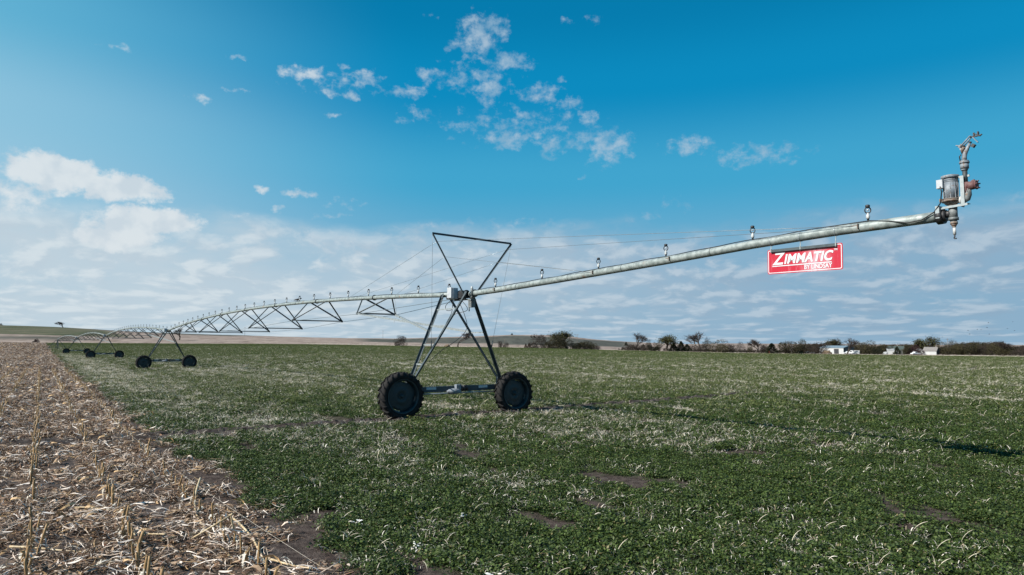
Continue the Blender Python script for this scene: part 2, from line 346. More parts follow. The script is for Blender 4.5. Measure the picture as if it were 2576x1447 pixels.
# ground covers -----------------------------------------------------
def soilmix(T,P):
    n=T.noise(P,7,6,.65); n2=T.noise(P,60,4,.6)
    c=T.mix(T.ss(n,.35,.65),(.042,.032,.029,1),(.085,.068,.060,1)); return T.mix(T.ss(n2,.5,.7,0,.4),c,(.12,.098,.088,1)),n2
def m_field():
    m,T,b=principled('crop_field',(.05,.08,.03),1.,0,.0)
    g=T.n('ShaderNodeNewGeometry'); P=g.outputs['Position']; x,y,z=T.xyz(P)
    r=T.m('ADD',T.m('MULTIPLY',x,R0[0]),T.m('MULTIPLY',y,R0[1])); o=T.m('ADD',T.m('MULTIPLY',x,P0v[0]),T.m('MULTIPLY',y,P0v[1]))
    Q=T.cxyz(r,o,0.)
    soil,n2=soilmix(T,P)
    gr=T.mix(T.ss(T.noise(P,1.3,5,.65),.3,.7),(.020,.042,.012,1),(.045,.075,.028,1))
    far=T.ss(y,25,130)
    gr=T.mix(far,gr,T.mix(T.noise(T.v('MULTIPLY',Q,(.05,.6,1)),1,4),(.030,.046,.013,1),(.050,.070,.024,1)))
    a=T.n('ShaderNodeAttribute',attribute_name='dry'); bb=T.n('ShaderNodeAttribute',attribute_name='bare')
    fn=T.noise(P,2.2,6,.75); fs=T.noise(T.v('MULTIPLY',Q,(.35,2.4,1)),.8,6,.7)
    th=T.m('ADD',T.m('MULTIPLY',a.outputs['Fac'],.62),T.m('MULTIPLY',T.m('SUBTRACT',T.m('ADD',T.m('MULTIPLY',fn,.5),T.m('MULTIPLY',fs,.5)),.5),2.6))
    w=T.ss(th,.45,1.05,0,.62)
    w=T.m('MULTIPLY',w,T.ss(y,8,60,.35,.9))
    c=T.mix(w,gr,(.24,.225,.165,1))
    near=T.ss(y,14,40,.75,0)
    c=T.mix(near,c,T.mix(.5,soil,(.03,.045,.02,1)))
    c=T.mix(bb.outputs['Fac'],c,soil)
    T.set(b.inputs['Base Color'],c)
    bp=T.n('ShaderNodeBump'); bp.inputs['Strength'].default_value=.9; bp.inputs['Distance'].default_value=.08
    T.set(bp.inputs['Height'],T.m('ADD',T.noise(P,3,5,.7),T.m('MULTIPLY',n2,.2))); T.set(b.inputs['Normal'],bp.outputs[0])
m_field()
def m_stub():
    m,T,b=principled('stubble_soil',(.1,.08,.06),.9,0,.15)
    g=T.n('ShaderNodeNewGeometry'); P=g.outputs['Position']; x,y,z=T.xyz(P)
    r=T.m('ADD',T.m('MULTIPLY',x,R0[0]),T.m('MULTIPLY',y,R0[1])); o=T.m('ADD',T.m('MULTIPLY',x,P0v[0]),T.m('MULTIPLY',y,P0v[1]))
    Q=T.cxyz(r,o,0.); soil,n2=soilmix(T,P)
    row=T.m('MULTIPLY_ADD',T.m('COSINE',T.m('MULTIPLY',o,2*PI/.925)),.5,.5)
    fn=T.noise(P,5,6,.75); cl=T.noise(T.v('MULTIPLY',Q,(.2,.5,1)),1.2,5,.65)
    straw=T.mix(T.ss(T.noise(P,3.3,5,.7),.35,.65),(.115,.066,.040,1),(.27,.195,.145,1))
    k=T.m('ADD',T.m('ADD',T.m('MULTIPLY',T.m('SUBTRACT',fn,.5),2.2),T.m('MULTIPLY',T.m('SUBTRACT',cl,.5),1.5)),T.m('MULTIPLY',T.m('SUBTRACT',row,.5),T.ss(y,20,70,.35,1.1)))
    farf=T.ss(y,20,90,.0,.15)
    c=T.mix(T.ss(T.m('ADD',k,farf),-.12,.42),T.mix(T.ss(y,15,60,0,.75),soil,(.095,.060,.042,1)),straw)
    c=T.mix(T.ss(T.m('ADD',k,T.m('MULTIPLY',fn,.3)),.75,1.15,0,.7),c,(.5,.43,.35,1))
    T.set(b.inputs['Base Color'],c)
    bp=T.n('ShaderNodeBump'); bp.inputs['Strength'].default_value=.8; bp.inputs['Distance'].default_value=.06
    T.set(bp.inputs['Height'],T.m('ADD',T.noise(P,6,5,.7),T.m('MULTIPLY',n2,.2))); T.set(b.inputs['Normal'],bp.outputs[0])
m_stub()
def m_land(name):
    m,T,b=principled(name,(.3,.25,.2),.95,0,.1)
    g=T.n('ShaderNodeNewGeometry'); P=g.outputs['Position']
    a=T.n('ShaderNodeAttribute',attribute_name='cover'); a2=T.n('ShaderNodeAttribute',attribute_name='crop')
    f=T.noise(P,.11,7,.7); f2=T.noise(T.v('MULTIPLY',P,(.5,.12,1)),.25,6,.7)
    pale=T.mix(T.ss(f,.35,.65),(.19,.145,.118,1),(.30,.24,.205,1)); pale=T.mix(T.ss(f2,.52,.66,0,.75),pale,(.12,.088,.068,1))
    dark=T.mix(T.ss(f2,.35,.65),(.055,.055,.046,1),(.09,.088,.072,1))
    gr=T.mix(T.ss(T.noise(T.v('MULTIPLY',P,(1,.05,1)),.16,5,.75),.42,.62),(.048,.060,.028,1),(.125,.108,.074,1))
    c=T.mix(a.outputs['Fac'],pale,dark); c=T.mix(a2.outputs['Fac'],c,gr); T.set(b.inputs['Base Color'],c)
    bp=T.n('ShaderNodeBump'); bp.inputs['Strength'].default_value=.7; bp.inputs['Distance'].default_value=.6
    T.set(bp.inputs['Height'],f); T.set(b.inputs['Normal'],bp.outputs[0])
m_land('dry_grassland')
def geo(a,b,n): return np.geomspace(a,b,n)
Ys=np.concatenate([geo(1.,8,24),geo(8,40,150)[1:],geo(40,325,150)[1:]])
# one sheet per cover; they share their boundary rows. Rows past 325 m are scaled to end on the field edge
def warpfan(name,rows,lo,hi,ns,mat,attrs,pw=1.):
    """rows: list of functions of bearing giving Y"""
    ny=len(rows); u=np.linspace(0,1,ns); V=[]
    for fy in rows:
        # bearing limits solved at this row
        Yr=fy(np.array([0.]))[0]
        for it in range(6): sl=lo(fy(np.array([lo(Yr)]))[0]) if it==0 else lo(fy(np.array([sl]))[0])
        for it in range(6): sr=hi(fy(np.array([hi(Yr)]))[0]) if it==0 else hi(fy(np.array([sr]))[0])
        s=sl+(sr-sl)*u**pw; Y=fy(s); X=s*Y; V.append(np.stack([X,Y,ground(X,Y)],-1))
    V=np.array(V).reshape(-1,3); i=(np.arange(ny-1)[:,None]*ns+np.arange(ns-1)[None,:]).ravel()
    me=mesh_np(name,V,np.stack([i,i+1,i+1+ns,i+ns],1),mat,smooth=True)
    for k,fn in attrs.items():
        a=me.attributes.new(k,'FLOAT','POINT'); a.data.foreach_set('value',np.asarray(fn(V[:,0],V[:,1]),np.float32))
    return tag(link(name,me),kind='structure')
def row_near(y): return lambda s: np.full_like(np.asarray(s,float),y)
def edgeY(s): return np.interp(s,TS,Ye)
def row_far(t): return lambda s: 325+(edgeY(s)-325)*t
rows=[row_near(y) for y in Ys]+[row_far(t) for t in np.linspace(.06,1,16)]
lim=2.6
f_sb=lambda Y: float(min(sb(Y),lim-.3)) if np.ndim(Y)==0 else np.minimum(sb(Y),lim-.3)
field=warpfan('alfalfa_field',rows,f_sb,lambda Y:lim,620,'crop_field',dict(dry=dryness,bare=bare),1.35)
stub=warpfan('stubble_field',rows,lambda Y:-lim,f_sb,260,'stubble_soil',{},.6)
def bankY(s): return np.interp(s,TS,Yb)
def crestY(s): return np.interp(s,TS,Yc)
def cover_fn(X,Y):
    s=X/Y; yb=bankY(s); yc=crestY(s); t=(Y-yb)/(yc-yb); n=fbm(X/40,Y/60,81,3)-.5
    d=np.clip((t+.25*n-.06)/.05,0,1)*np.clip((.62+.2*n-t)/.08,0,1)*np.clip((s+.235+.03*n)/.03,0,1)*np.clip((.19-s)/.03,0,1)
    d2=np.clip((t-.5+.2*n)/.1,0,1)*np.clip((-.36-s)/.05,0,1)*.9
    d3=np.clip((-.60-s+.05*n)/.06,0,1)*np.exp(-((Y-bankY(s)+26+20*n)/11)**2)*.9
    return np.clip(np.maximum(np.maximum(d,d2),d3),0,1)
def crop_fn(X,Y):
    s=X/Y; t=(Y-bankY(s))/(crestY(s)-bankY(s)); n=fbm(X/30,Y/90,91,3)-.5
    return np.clip((t+.03*n)/.03,0,1)*np.clip((-.52-.16*t-s+.12*n)/.04,0,1)*1.0
warpfan('verge',[(lambda s,t=t: edgeY(s)+(bankY(s)-edgeY(s))*t) for t in np.linspace(0,1,26)],lambda Y:-lim,lambda Y:lim,900,'dry_grassland',dict(cover=cover_fn,crop=lambda X,Y:X*0))
warpfan('hill',[(lambda s,t=t: bankY(s)+(crestY(s)-bankY(s))*t) for t in np.linspace(0,1.5,70)],lambda Y:-lim,lambda Y:lim,900,'dry_grassland',dict(cover=cover_fn,crop=crop_fn))
me=mesh_np('ground',np.array([(-14000,-14000,-14),(14000,-14000,-14),(14000,14000,-14),(-14000,14000,-14)],float),np.array([[0,1,2,3]]),'dry_grassland'); tag(link('ground',me),kind='structure')
# field behind and beside the camera, so the land does not stop at its feet
me=mesh_np('near_ground',np.array([(-60,-60,-.03),(60,-60,-.03),(60,1.2,-.03),(-60,1.2,-.03)],float),np.array([[0,1,2,3]]),'stubble_soil'); tag(link('near_ground',me),kind='structure')

vary('track_soil',(.062,.050,.045),(.10,.084,.075),9,.95,0,7,bump=.6,c3=(.045,.033,.028),s3=3,t3=(.5,.6),spec=.1)
def track(tx,ty,half,ampl,seed):
    """worn wheel track: a groove between two low crumbly banks, on the circle the tower drives round"""
    Rr=math.hypot(tx-PIV[0],ty-PIV[1]); a0=math.atan2(ty-PIV[1],tx-PIV[0]); n=int(half*2/.10); q=np.linspace(-.42,.42,15); al=a0+np.linspace(-half,half,n)/Rr
    rr=Rr+q[None,:]+.05*(fbm(al[:,None]*Rr/1.5,q[None,:]*0,seed,2)-.5); X=PIV[0]+rr*np.cos(al)[:,None]; Y=PIV[1]+rr*np.sin(al)[:,None]
    pr=ampl*np.exp(-((np.abs(q)-.27)/.10)**2)-.02*np.exp(-(q/.14)**2)-.03*(np.abs(q)>.42)
    cl=fbm(X/.13,Y/.13,seed+3,3)*1.3+.1; Z=ground(X,Y)+.006+pr[None,:]*cl
    V=np.stack([X,Y,Z],-1).reshape(-1,3); m=len(q); i=(np.arange(n-1)[:,None]*m+np.arange(m-1)[None,:]).ravel()
    tag(link('wheel_track',mesh_np('wheel_track',V,np.stack([i,i+m,i+m+1,i+1],1),'track_soil',smooth=False)),kind='structure')
track(-1.601,21.482,16,.13,5); track(-34.242,68.124,40,.15,8)
# ------------------------------------------------------------------ the irrigator
HA=R(36)
TW=[(-1.601,21.482,.655),(-34.242,68.124,.392),(-67.209,113.296,.379),(-100.846,158.853,.415)]   # x, y, hub height
ORG=(TW[0][0],TW[0][1],0.)
root=empty('center_pivot_irrigator',ORG,label='long galvanised wheeled irrigation machine stretching across the green field to its distant pivot',cat='irrigation machine')
def rel(p): return (p[0]-ORG[0],p[1]-ORG[1],p[2])
def place(name,me,tw,dz=0,**k):  # tower frame: x = across (along wheels), y = inboard, z up from the hub
    return link(name,me,root,rel((tw[0],tw[1],tw[2]+dz)),(0,0,HA),**k)
PH=3.15  # pipe above hub
RIMR,TYR,TYW=.485,.685,.35
def tyre_mesh():
    b=MB(); h=TYW/2
    pr=[(-h*.72,RIMR),(-h*.95,RIMR+.05),(-h,RIMR+.10),(-h*.9,TYR-.05),(-h*.62,TYR-.015),(0,TYR),(h*.62,TYR-.015),(h*.9,TYR-.05),(h,RIMR+.10),(h*.95,RIMR+.05),(h*.72,RIMR),(h*.5,RIMR-.02),(-h*.5,RIMR-.02),(-h*.72,RIMR)]
    b.lathe((0,0,0),(0,1,0),pr,56)
    n=22
    for side in(-1,1):
        for k in range(n):
            a0=2*PI*(k+(.5 if side>0 else 0))/n
            pts=[]
            for (y,rr,da) in((.0,TYR-.012,0),(h*.55,TYR-.02,.10),(h*.92,TYR-.045,.17),(h*1.02,TYR-.105,.20)):
                a=a0+da; pts.append((side*y,rr,a))
            wv=.024; vs=[]
            for (y,rr,a) in pts:
                for dr in(0,.045):
                    for s in(-1,1):
                        aa=a+s*(wv if dr==0 else wv*.72)/TYR
                        vs.append((math.cos(aa)*(rr+dr),y*(1+.04*(dr>0)),math.sin(aa)*(rr+dr)))
            fs=[]
            for i in range(3):
                o=i*4;q=o+4
                fs+=[(o,q,q+2,o+2),(o+1,o+3,q+3,q+1),(o+2,q+2,q+3,o+3)]
            fs+=[(0,2,3,1),(12,13,15,14)]
            b.add(vs,fs)
    return b.mesh('tyre','tyre_rubber')
def rim_mesh():
    b=MB(); h=TYW/2
    b.lathe((0,0,0),(0,1,0),[(-h*.98,RIMR+.02),(-h*.98,RIMR-.012),(-h*.7,RIMR-.03),(-.02,RIMR-.05),(h*.7,RIMR-.03),(h*.98,RIMR-.012),(h*.98,RIMR+.02)],48)
    # dished disc, outboard side is -y; three lens gaps at its edge
    rings=[(-.045,.06),(-.05,.12),(-.075,.17),(-.055,.23),(-.045,.335),(-.05,.415)]
    b.lathe((0,0,0),(0,1,0),[(-.045,.0001)]+rings,48)
    n=48; ri,ro=.415,.442
    for k in range(n):
        a0,a1=2*PI*k/n,2*PI*(k+1)/n
        gap=any(abs(((math.degrees(a0)+3.75-g+180)%360)-180)<13 for g in(80,-12,-112))
        r1=ri+.002 if gap else ro
        for (p,q,y0,y1) in((ri,r1,-.05,-.04),):
            b.add([(math.cos(a0)*p,y0,math.sin(a0)*p),(math.cos(a1)*p,y0,math.sin(a1)*p),(math.cos(a1)*q,y1,math.sin(a1)*q),(math.cos(a0)*q,y1,math.sin(a0)*q)],[(0,1,2,3)])
    b.lathe((0,0,0),(0,1,0),[(-.12,.0001),(-.12,.04),(-.10,.055),(-.045,.06)],16)
    for k in range(8): a=2*PI*k/8; b.lathe((.09*math.cos(a),-.05,.09*math.sin(a)),(0,-1,0),[(0,.012),(.018,.012),(.018,.0001)],6,sm=False)
    b.lathe((0,.02,0),(0,1,0),[(0,.03),(.3,.03)],10)
    return b.mesh('wheel','rim_steel')
M_ty,M_rim=tyre_mesh(),rim_mesh()
def leg_mesh(x0,y0,z0,x1,y1,z1,rungs=None,flip=1):
    b=MB(); p0,p1=Vector((x0,y0,z0)),Vector((x1,y1,z1)); b.angle(p0,p1,.085,.008,up=(0,-1,0),flip=flip)
    d=(p1-p0)
    b.bar(p1-d.normalized()*.12+Vector((0,0,0)),p1+Vector((0,0,.05)),.012,.13,up=(0,1,0))
    for t,q in(rungs or []): b.bar(p0+d*t,q,.012,.04,mi=1)
    return b.mesh('tower_leg',['frame_steel','galv_light'])
YI,YO=.97,-.45            # where legs meet the pipe: inboard, outboard
LB=(1.60,.30,.50)         # leg foot (|x|, y, z above hub)
def legpt(side,yt,t): 
    a=Vector((side*LB[0],LB[1]*(1 if yt>0 else .4),LB[2])); c=Vector((side*.11,yt,PH+.02)); return a+(c-a)*t
LEGS=[]
for side in(-1,1):
    rr=[(t,legpt(side,YI,t)) for t in((.18,.40,.62,.82) if side<0 else (.55,))]
    o=legpt(side,YO,0);c=legpt(side,YO,1); LEGS.append(leg_mesh(*o,*c,rungs=rr,flip=-side))
    o=legpt(side,YI,0);c=legpt(side,YI,1); LEGS.append(leg_mesh(*o,*c,flip=side))
def beam():
    b=MB(); b.bar((-1.72,.26,.20),(1.72,.26,.20),.10,.17)
    b.bar((-1.72,.205,.125),(1.72,.205,.125),.03,.012)
    for s in(-1,1):
        b.box((s*1.66,.27,.38),(.20,.10,.30)); b.bar((s*1.74,.24,.42),(s*1.95,.12,.05),.05,.08)
        b.box((s*2.0,.17,.02),(.22,.16,.30)); b.lathe((s*2.05,.1,0),(0,-1,0),[(0,.11),(.12,.09)],14)
    return b.mesh('base_beam','frame_steel')
def shaft():
    b=MB(); b.tube([(-1.85,.16,.075),(1.85,.16,.075)],.022,8); return b.mesh('drive_shaft','galv_light')
def sticker(x):
    b=MB(); b.box((x,.2055,.235),(.34,.003,.075)); b.box((x+.04,.2035,.24),(.06,.002,.035),mi=1); return b.mesh('warning_label',['sticker','husk'])
def gear():
    b=MB(); b.box((-.02,.13,.20),(.16,.14,.27)); b.lathe((-.42,.10,.13),(1,0,0),[(0,.0001),(0,.035),(.05,.035),(.055,.06),(.08,.06),(.085,.085),(.32,.09),(.40,.085)],18)
    b.lathe((.06,.13,.22),(1,0,0),[(0,.075),(.09,.085),(.09,.10),(.12,.10),(.12,.075),(.22,.075)],18,mi=1)
    b.lathe((.28,.13,.22),(1,0,0),[(0,.09),(.04,.09),(.05,.0001)],18,mi=1)
    for k in range(6): a=2*PI*k/6; b.box((.20,.13+.078*math.cos(a),.22+.078*math.sin(a)),(.14,.012,.012),mi=1)
    b.box((0,.06,.26),(.06,.03,.12))
    return b.mesh('gear_motor',['old_paint','black_plastic'])
def cbox():
    b=MB(); b.box((0,0,0),(.20,.30,.36)); return b.mesh('control_box','box_white')
def ccover():
    b=MB(); b.box((0,0,0),(.05,.25,.33)); b.box((-.03,.07,-.05),(.012,.03,.05)); return b.mesh('box_cover','box_white')
def joint():
    b=MB()
    b.lathe((0,.42,PH),(0,-1,0),[(0,.085),(.0,.125),(.05,.125),(.05,.09),(.18,.10),(.22,.13),(.38,.14),(.52,.13),(.56,.10),(.70,.09),(.70,.13),(.75,.13),(.75,.085)],20)
    b.bar((0,.35,PH-.17),(0,-.45,PH-.17),.22,.02); b.box((-.12,-.1,PH-.02),(.03,.5,.2)); b.box((.12,-.1,PH-.02),(.03,.5,.2))
    b.bar((-.35,.3,PH-.12),(.35,.3,PH-.12),.06,.06)
    return b.mesh('flexible_joint','black_plastic')
M_beam,M_sh,M_st,M_gear,M_cb,M_cc,M_j=beam(),shaft(),[sticker(-.92),sticker(.98)],gear(),cbox(),ccover(),joint()
WH=['nearest','second','third','farthest']
for i,tw in enumerate(TW):
    for s in(-1,1):
        w=place('wheel',M_rim,tw); w.location=Vector(w.location)+Vector((math.cos(HA),math.sin(HA),0))*s*2.05
        if i==0: w.location.z+=.035*(-s)+.03
        w.rotation_euler=(0,random.uniform(0,1) if i else (0 if s<0 else .1),HA)
        w.rotation_mode='XYZ'
        link('tyre',M_ty,w)
    for m in LEGS: place('tower_leg',m,tw)
    bm_=place('base_beam',M_beam,tw); link('drive_shaft',M_sh,bm_)
    for m in M_st: link('warning_label',m,bm_)
    place('gear_motor',M_gear,tw)
    c=place('control_box',M_cb,tw,bevel=.02); c.location=Vector(rel(tw))+Matrix.Rotation(HA,3,'Z')@Vector((-.22,.14,PH+.03)); 
    cv=link('box_cover',M_cc,c,(-.125,-.01,.02),bevel=.015)
    place('flexible_joint',M_j,tw)
# hanging wiring loops under the nearest box
tw=TW[0]
def loop(pts,r=.009,n=14):
    P=[Vector(p) for p in pts]; out=[]
    for i in range(len(P)-1):
        p0=P[max(i-1,0)];p1=P[i];p2=P[i+1];p3=P[min(i+2,len(P)-1)]
        for k in range(n):
            t=k/n; out.append(.5*((2*p1)+(p2-p0)*t+(2*p0-5*p1+4*p2-p3)*t*t+(3*p1-p0-3*p2+p3)*t**3))
    out.append(P[-1]); b=MB(); b.tube(out,r,6); return b
place('wiring',loop([(-.25,.2,2.98),(-.36,.34,2.8),(-.30,.38,2.66),(-.2,.25,2.68),(-.2,.15,2.85)]).mesh('wiring','black_cable'),tw)
place('wiring',loop([(-.25,.1,2.98),(-.28,.1,2.6),(-.50,.05,2.25),(-.62,.0,2.05)]).mesh('wiring','black_cable'),tw)
place('wiring',loop([(-.1,-.2,2.95),(-.05,-.45,2.65),(-.28,-.1,2.52),(-.4,0,2.3)]).mesh('wiring','black_cable'),tw)
place('wiring',loop([(-.1,-.05,2.9),(.1,-.05,2.5),(.22,0,2.1),(-.1,0,1.75),(-.75,.02,1.35),(-1.1,.05,1.05)]).mesh('wiring','black_cable'),tw)
# water valve hanging outboard of the joint
b=MB(); b.tube([(.0,-.62,PH),(.0,-.62,PH-.18)],.07,12); b.box((0,-.62,PH-.20),(.19,.19,.05)); b.box((0,-.62,PH-.33),(.15,.17,.2)); b.tube([(-.05,-.55,PH-.4),(-.05,-.55,PH-.55)],.018,6); b.lathe((0,-.62,PH+.06),(0,0,1),[(0,.05),(.1,.045),(.1,.0001)],10)
place('drain_valve',b.mesh('drain_valve','cast_grey'),tw)
b=MB(); b.lathe((0,-.62,PH+.15),(0,0,1),[(0,.035),(.06,.035),(.075,.0001)],10); place('valve_cap',b.mesh('valve_cap','white_plastic'),tw)

# spans -------------------------------------------------------------
def pt_end(i): 
    if i<4: return Vector((TW[i][0],TW[i][1],TW[i][2]+PH))
    return Vector((-135.37,204.,3.40))
HWk=[.80,1.20,1.45,1.52,1.45,1.20,.80]; UK=[.114+.1186*k for k in range(7)]
RISE=.72; LOWZ=[-.36,-.42,-.62,-.66,-.62,-.42,-.36]
def span_frame(i):
    a,c=pt_end(i),pt_end(i+1); d=c-a; L=math.hypot(d.x,d.y); ang=math.atan2(d.y,d.x); return a,c,L,ang
def pz(u): return RISE*4*u*(1-u)
BR={}
def brace_mesh(k,L):
    """pyramid hanging from the pipe: origin on the pipe axis at the bay's middle, x along the span"""
    b=MB(); hw=HWk[k]; u=UK[k]; dzl=(LOWZ[k]+.0)-pz(u) if True else 0
    low=LOWZ[k]-pz(u); du=1.25/L
    for s in(-1,1):
        lo=(0,s*hw,low)
        for e in(-1,1): 
            b.angle(lo,(e*1.25,s*.06,pz(u+e*du)-pz(u)-.03),.05,.006,up=(0,s,0),flip=e)
        b.box((0,s*hw,low),(.14,.03,.09))
    b.angle((0,-hw,low),(0,hw,low),.05,.006)
    for e in(-1,1): b.bar((e*1.25,-.11,pz(u+e*du)-pz(u)-.05),(e*1.25,.11,pz(u+e*du)-pz(u)-.05),.18,.012)
    return b.mesh('truss_brace','galv_dark')
NZ=0
def sprinkler_meshes():
    b=MB(); b.lathe((0,0,0),(0,0,1),[(0,.015),(.045,.015),(.045,.021),(.062,.021),(.062,.012)],10,mi=1)
    b.lathe((0,0,.055),(0,0,1),[(0,.018),(.012,.030),(.055,.030),(.068,.020),(.095,.015),(.095,.0001)],12)
    b.lathe((0,0,.190),(0,0,1),[(0,.012),(.01,.019),(.024,.010),(.03,.0001)],10)
    base=b.mesh('sprinkler',['white_plastic','black_plastic'])
    b=MB(); ring=[(.044*math.sin(a),0,.196-.052*math.cos(a)) for a in np.linspace(0,2*PI,21)]
    b.tube(ring,.010,6); b.lathe((0,0,.232),(0,0,1),[(0,.016),(.008,.034),(.045,.037),(.055,.028),(.055,.0001)],14)
    b.lathe((0,0,.135),(0,0,1),[(0,.017),(.03,.012)],8)
    return base,b.mesh('spray_head','black_plastic')
M_sp,M_sh2=sprinkler_meshes()
def sprinkler(p,rz=0.):
    global NZ
    if NZ<100:
        o=link('sprinkler',M_sp,root,rel(p),(0,0,rz)); link('spray_head',M_sh2,o); NZ+=1; return True
    return False
rest=MB()
bx,by=math.sin(HA),-math.cos(HA)
OVL=13.79
def overp(t,w=0,dz=0):
    z=3.80+.5*min(t,11.6)/11.6*.8 if False else np.interp(t,[.3,2.1,4.8,8.4,10.6,12.2,OVL],[3.79,3.83,3.92,4.06,4.16,4.20,4.205])
    return Vector((ORG[0]+bx*t+math.cos(HA)*w,ORG[1]+by*t+math.sin(HA)*w,float(z)+dz))
for t in(1.9,4.09,6.28,8.40,10.56,12.75): sprinkler(overp(t,0,.075),-.3)
for i in range(4):
    a,c,L,ang=span_frame(i)
    def sp(u,side=0,dz=0):
        return Vector((a.x+(c.x-a.x)*u-math.sin(ang)*side,a.y+(c.y-a.y)*u+math.cos(ang)*side,a.z+(c.z-a.z)*u+pz(u)+dz))
    b=MB(); b.tube([rel(sp(u)) for u in np.linspace(.4/L,1-.4/L,60)],.078,16)
    for q in range(1,9):
        p=sp(q/8.5+.0); p2=sp(q/8.5+.001); d=(p2-p).normalized(); b.lathe(rel(p-d*.02),d,[(0,.078),(0,.112),(.045,.112),(.045,.078)],16,mi=1)
    b.obj('span_pipe',['galv_pipe','galv_dark'],root)
    for k in range(7):
        if i==0 or k not in BR: BR[k]=brace_mesh(k,L)
        p=sp(UK[k]); o=link('truss_brace',BR[k],root,rel(p),(0,0,ang))
    for s in(-1,1):
        pts=[sp(0.0045,s*.16,-.15)]+[sp(UK[k],s*HWk[k],LOWZ[k]-pz(UK[k])-.02) for k in range(7)]+[sp(.9955,s*.16,-.15)]
        b=MB(); b.tube([rel(p) for p in pts],.009,6,sm=False); b.obj('truss_rod','wire',root)
    n=0
    t=-.76
    while t>-L+1.2:
        u=-t/L
        if not sprinkler(sp(u,0,.075),random.uniform(-.3,.5)): 
            q=rel(sp(u,0,.075)); rest.tube([q,(q[0],q[1],q[2]+.12)],.03,6,mi=1); rest.tube([(q[0],q[1],q[2]+.17),(q[0],q[1],q[2]+.33)],.035,6)
        t-=2.18
    cb=MB(); cb.tube([rel(sp(u,.02*math.sin(u*90),.086+.012*math.sin(u*140))) for u in np.linspace(.01,.99,120)],.011,5); cb.obj('power_cable','black_cable',root)
if rest.v: o=rest.obj('sprinkler',['black_plastic','white_plastic'],root); o['kind']='stuff'
# light diagonal stays from the first brace down to the far and near legs of each tower
for i in range(4):
    a,c,L,ang=span_frame(i); u=UK[0]; tw=TW[i]; M=Matrix.Rotation(HA,3,'Z')
    for s in(-1,1):
        p=Vector((a.x+(c.x-a.x)*u-math.sin(ang)*s*HWk[0]*-1*1,a.y+(c.y-a.y)*u+math.cos(ang)*s*HWk[0]*-1,a.z+(c.z-a.z)*u+LOWZ[0]))
        # s=+1 is the far leg side
        q=Vector(tw)+M@legpt(-s*1,YI,.56); 
        b=MB(); b.bar(rel(p),rel(q),.05,.07); b.obj('tower_stay','galv_light',root)
# thin dropper hose hanging from the first span
a,c,L,ang=span_frame(0); u=4.9/L
p=Vector((a.x+(c.x-a.x)*u,a.y+(c.y-a.y)*u,a.z+pz(u)))
loopb=loop([rel(p+Vector((0,0,-.05))),rel(p+Vector((.06,-.03,-.35))),rel(p+Vector((.09,.0,-.7))),rel(p+Vector((.0,.0,-1.0)))],.007); loopb.obj('drop_hose','white_plastic',root)

# overhang ----------------------------------------------------------
b=MB(); b.tube([rel(overp(t)) for t in np.linspace(.55,OVL,46)],.084,20)
for t in(.75,): 
    d=(overp(t+.1)-overp(t)).normalized(); b.lathe(rel(overp(t)),d,[(0,.08),(0,.12),(.05,.12),(.05,.08)],20,mi=1)
b.obj('overhang_pipe',['galv_pipe','galv_dark'],root)
def strap(t,r=.0875,w=.03,mat='galv_light',nm='pipe_clamp'):
    b=MB(); d=(overp(t+.1)-overp(t)).normalized(); b.lathe(rel(overp(t)),d,[(0,.08),(0,r),(w,r),(w,.08)],20); b.obj(nm,mat,root)
for t in(3.0,5.2,7.1,9.6): strap(t,.0862,.012,'galv_dark')
for t in(1.95,6.15,8.55,12.6):      # pulled-out lugs that take the stay cables
    b=MB(); p=overp(t,-.075,.01); d=(overp(t+.1)-overp(t)).normalized()
    b.bar(rel(p-d*.10),rel(p+d*.02),.012,.06); b.bar(rel(p+d*.02),rel(p+d*.03),.09,.09)
    b.bar(rel(overp(t,.075,.01)-d*.10),rel(overp(t,.075,.01)+d*.03),.012,.06)
    b.obj('cable_lug','rusty_iron',root)
# mast frame over the end tower
def tl(x,y,z): return Vector((ORG[0],ORG[1],0))+Matrix.Rotation(HA,3,'Z')@Vector((x,y,z))
MY=-.65; TL_,TR_=tl(-1.42,MY,5.53),tl(1.48,MY,5.47)
BL_,BR_=tl(-.27,MY+.1,3.80),tl(.20,MY+.05,3.84)
b=MB(); b.angle(rel(TL_),rel(TR_),.062,.007); b.obj('mast_crossbar','frame_steel',root)
for p,q,f in((BL_,TL_,1),(BR_,TR_,-1)):
    b=MB(); b.angle(rel(p),rel(q),.05,.007,up=(bx,by,0),flip=f); b.obj('mast_strut','frame_steel',root)
def wire(p,q,r=.0045,sag=0.): 
    b=MB(); n=8; b.tube([rel(p.lerp(q,k/n)-Vector((0,0,sag*4*(k/n)*(1-k/n)))) for k in range(n+1)],r,5); b.obj('stay_cable','wire',root)
ML,MR=BL_.lerp(TL_,.87),BR_.lerp(TR_,.88); NL,NR=BL_.lerp(TL_,.62),BR_.lerp(TR_,.62)
wire(ML,overp(12.6,-.075,.02)); wire(MR,overp(12.6,.075,.02)); wire(NL,overp(6.1,-.075,.02)); wire(NR,overp(6.1,.075,.02))
a,c,L,ang=span_frame(0)
def sp0(t,side=0,dz=0):
    u=t/L; return Vector((a.x+(c.x-a.x)*u-math.sin(ang)*side,a.y+(c.y-a.y)*u+math.cos(ang)*side,a.z+(c.z-a.z)*u+pz(u)+dz))
wire(ML,sp0(9.3,.07,.03)); wire(MR,sp0(9.3,-.07,.03)); wire(NL,sp0(4.7,.07,.03)); wire(NR,sp0(4.7,-.07,.03))
def legw(side,yt,t): return Vector(TW[0])+Matrix.Rotation(HA,3,'Z')@legpt(side,yt,t)
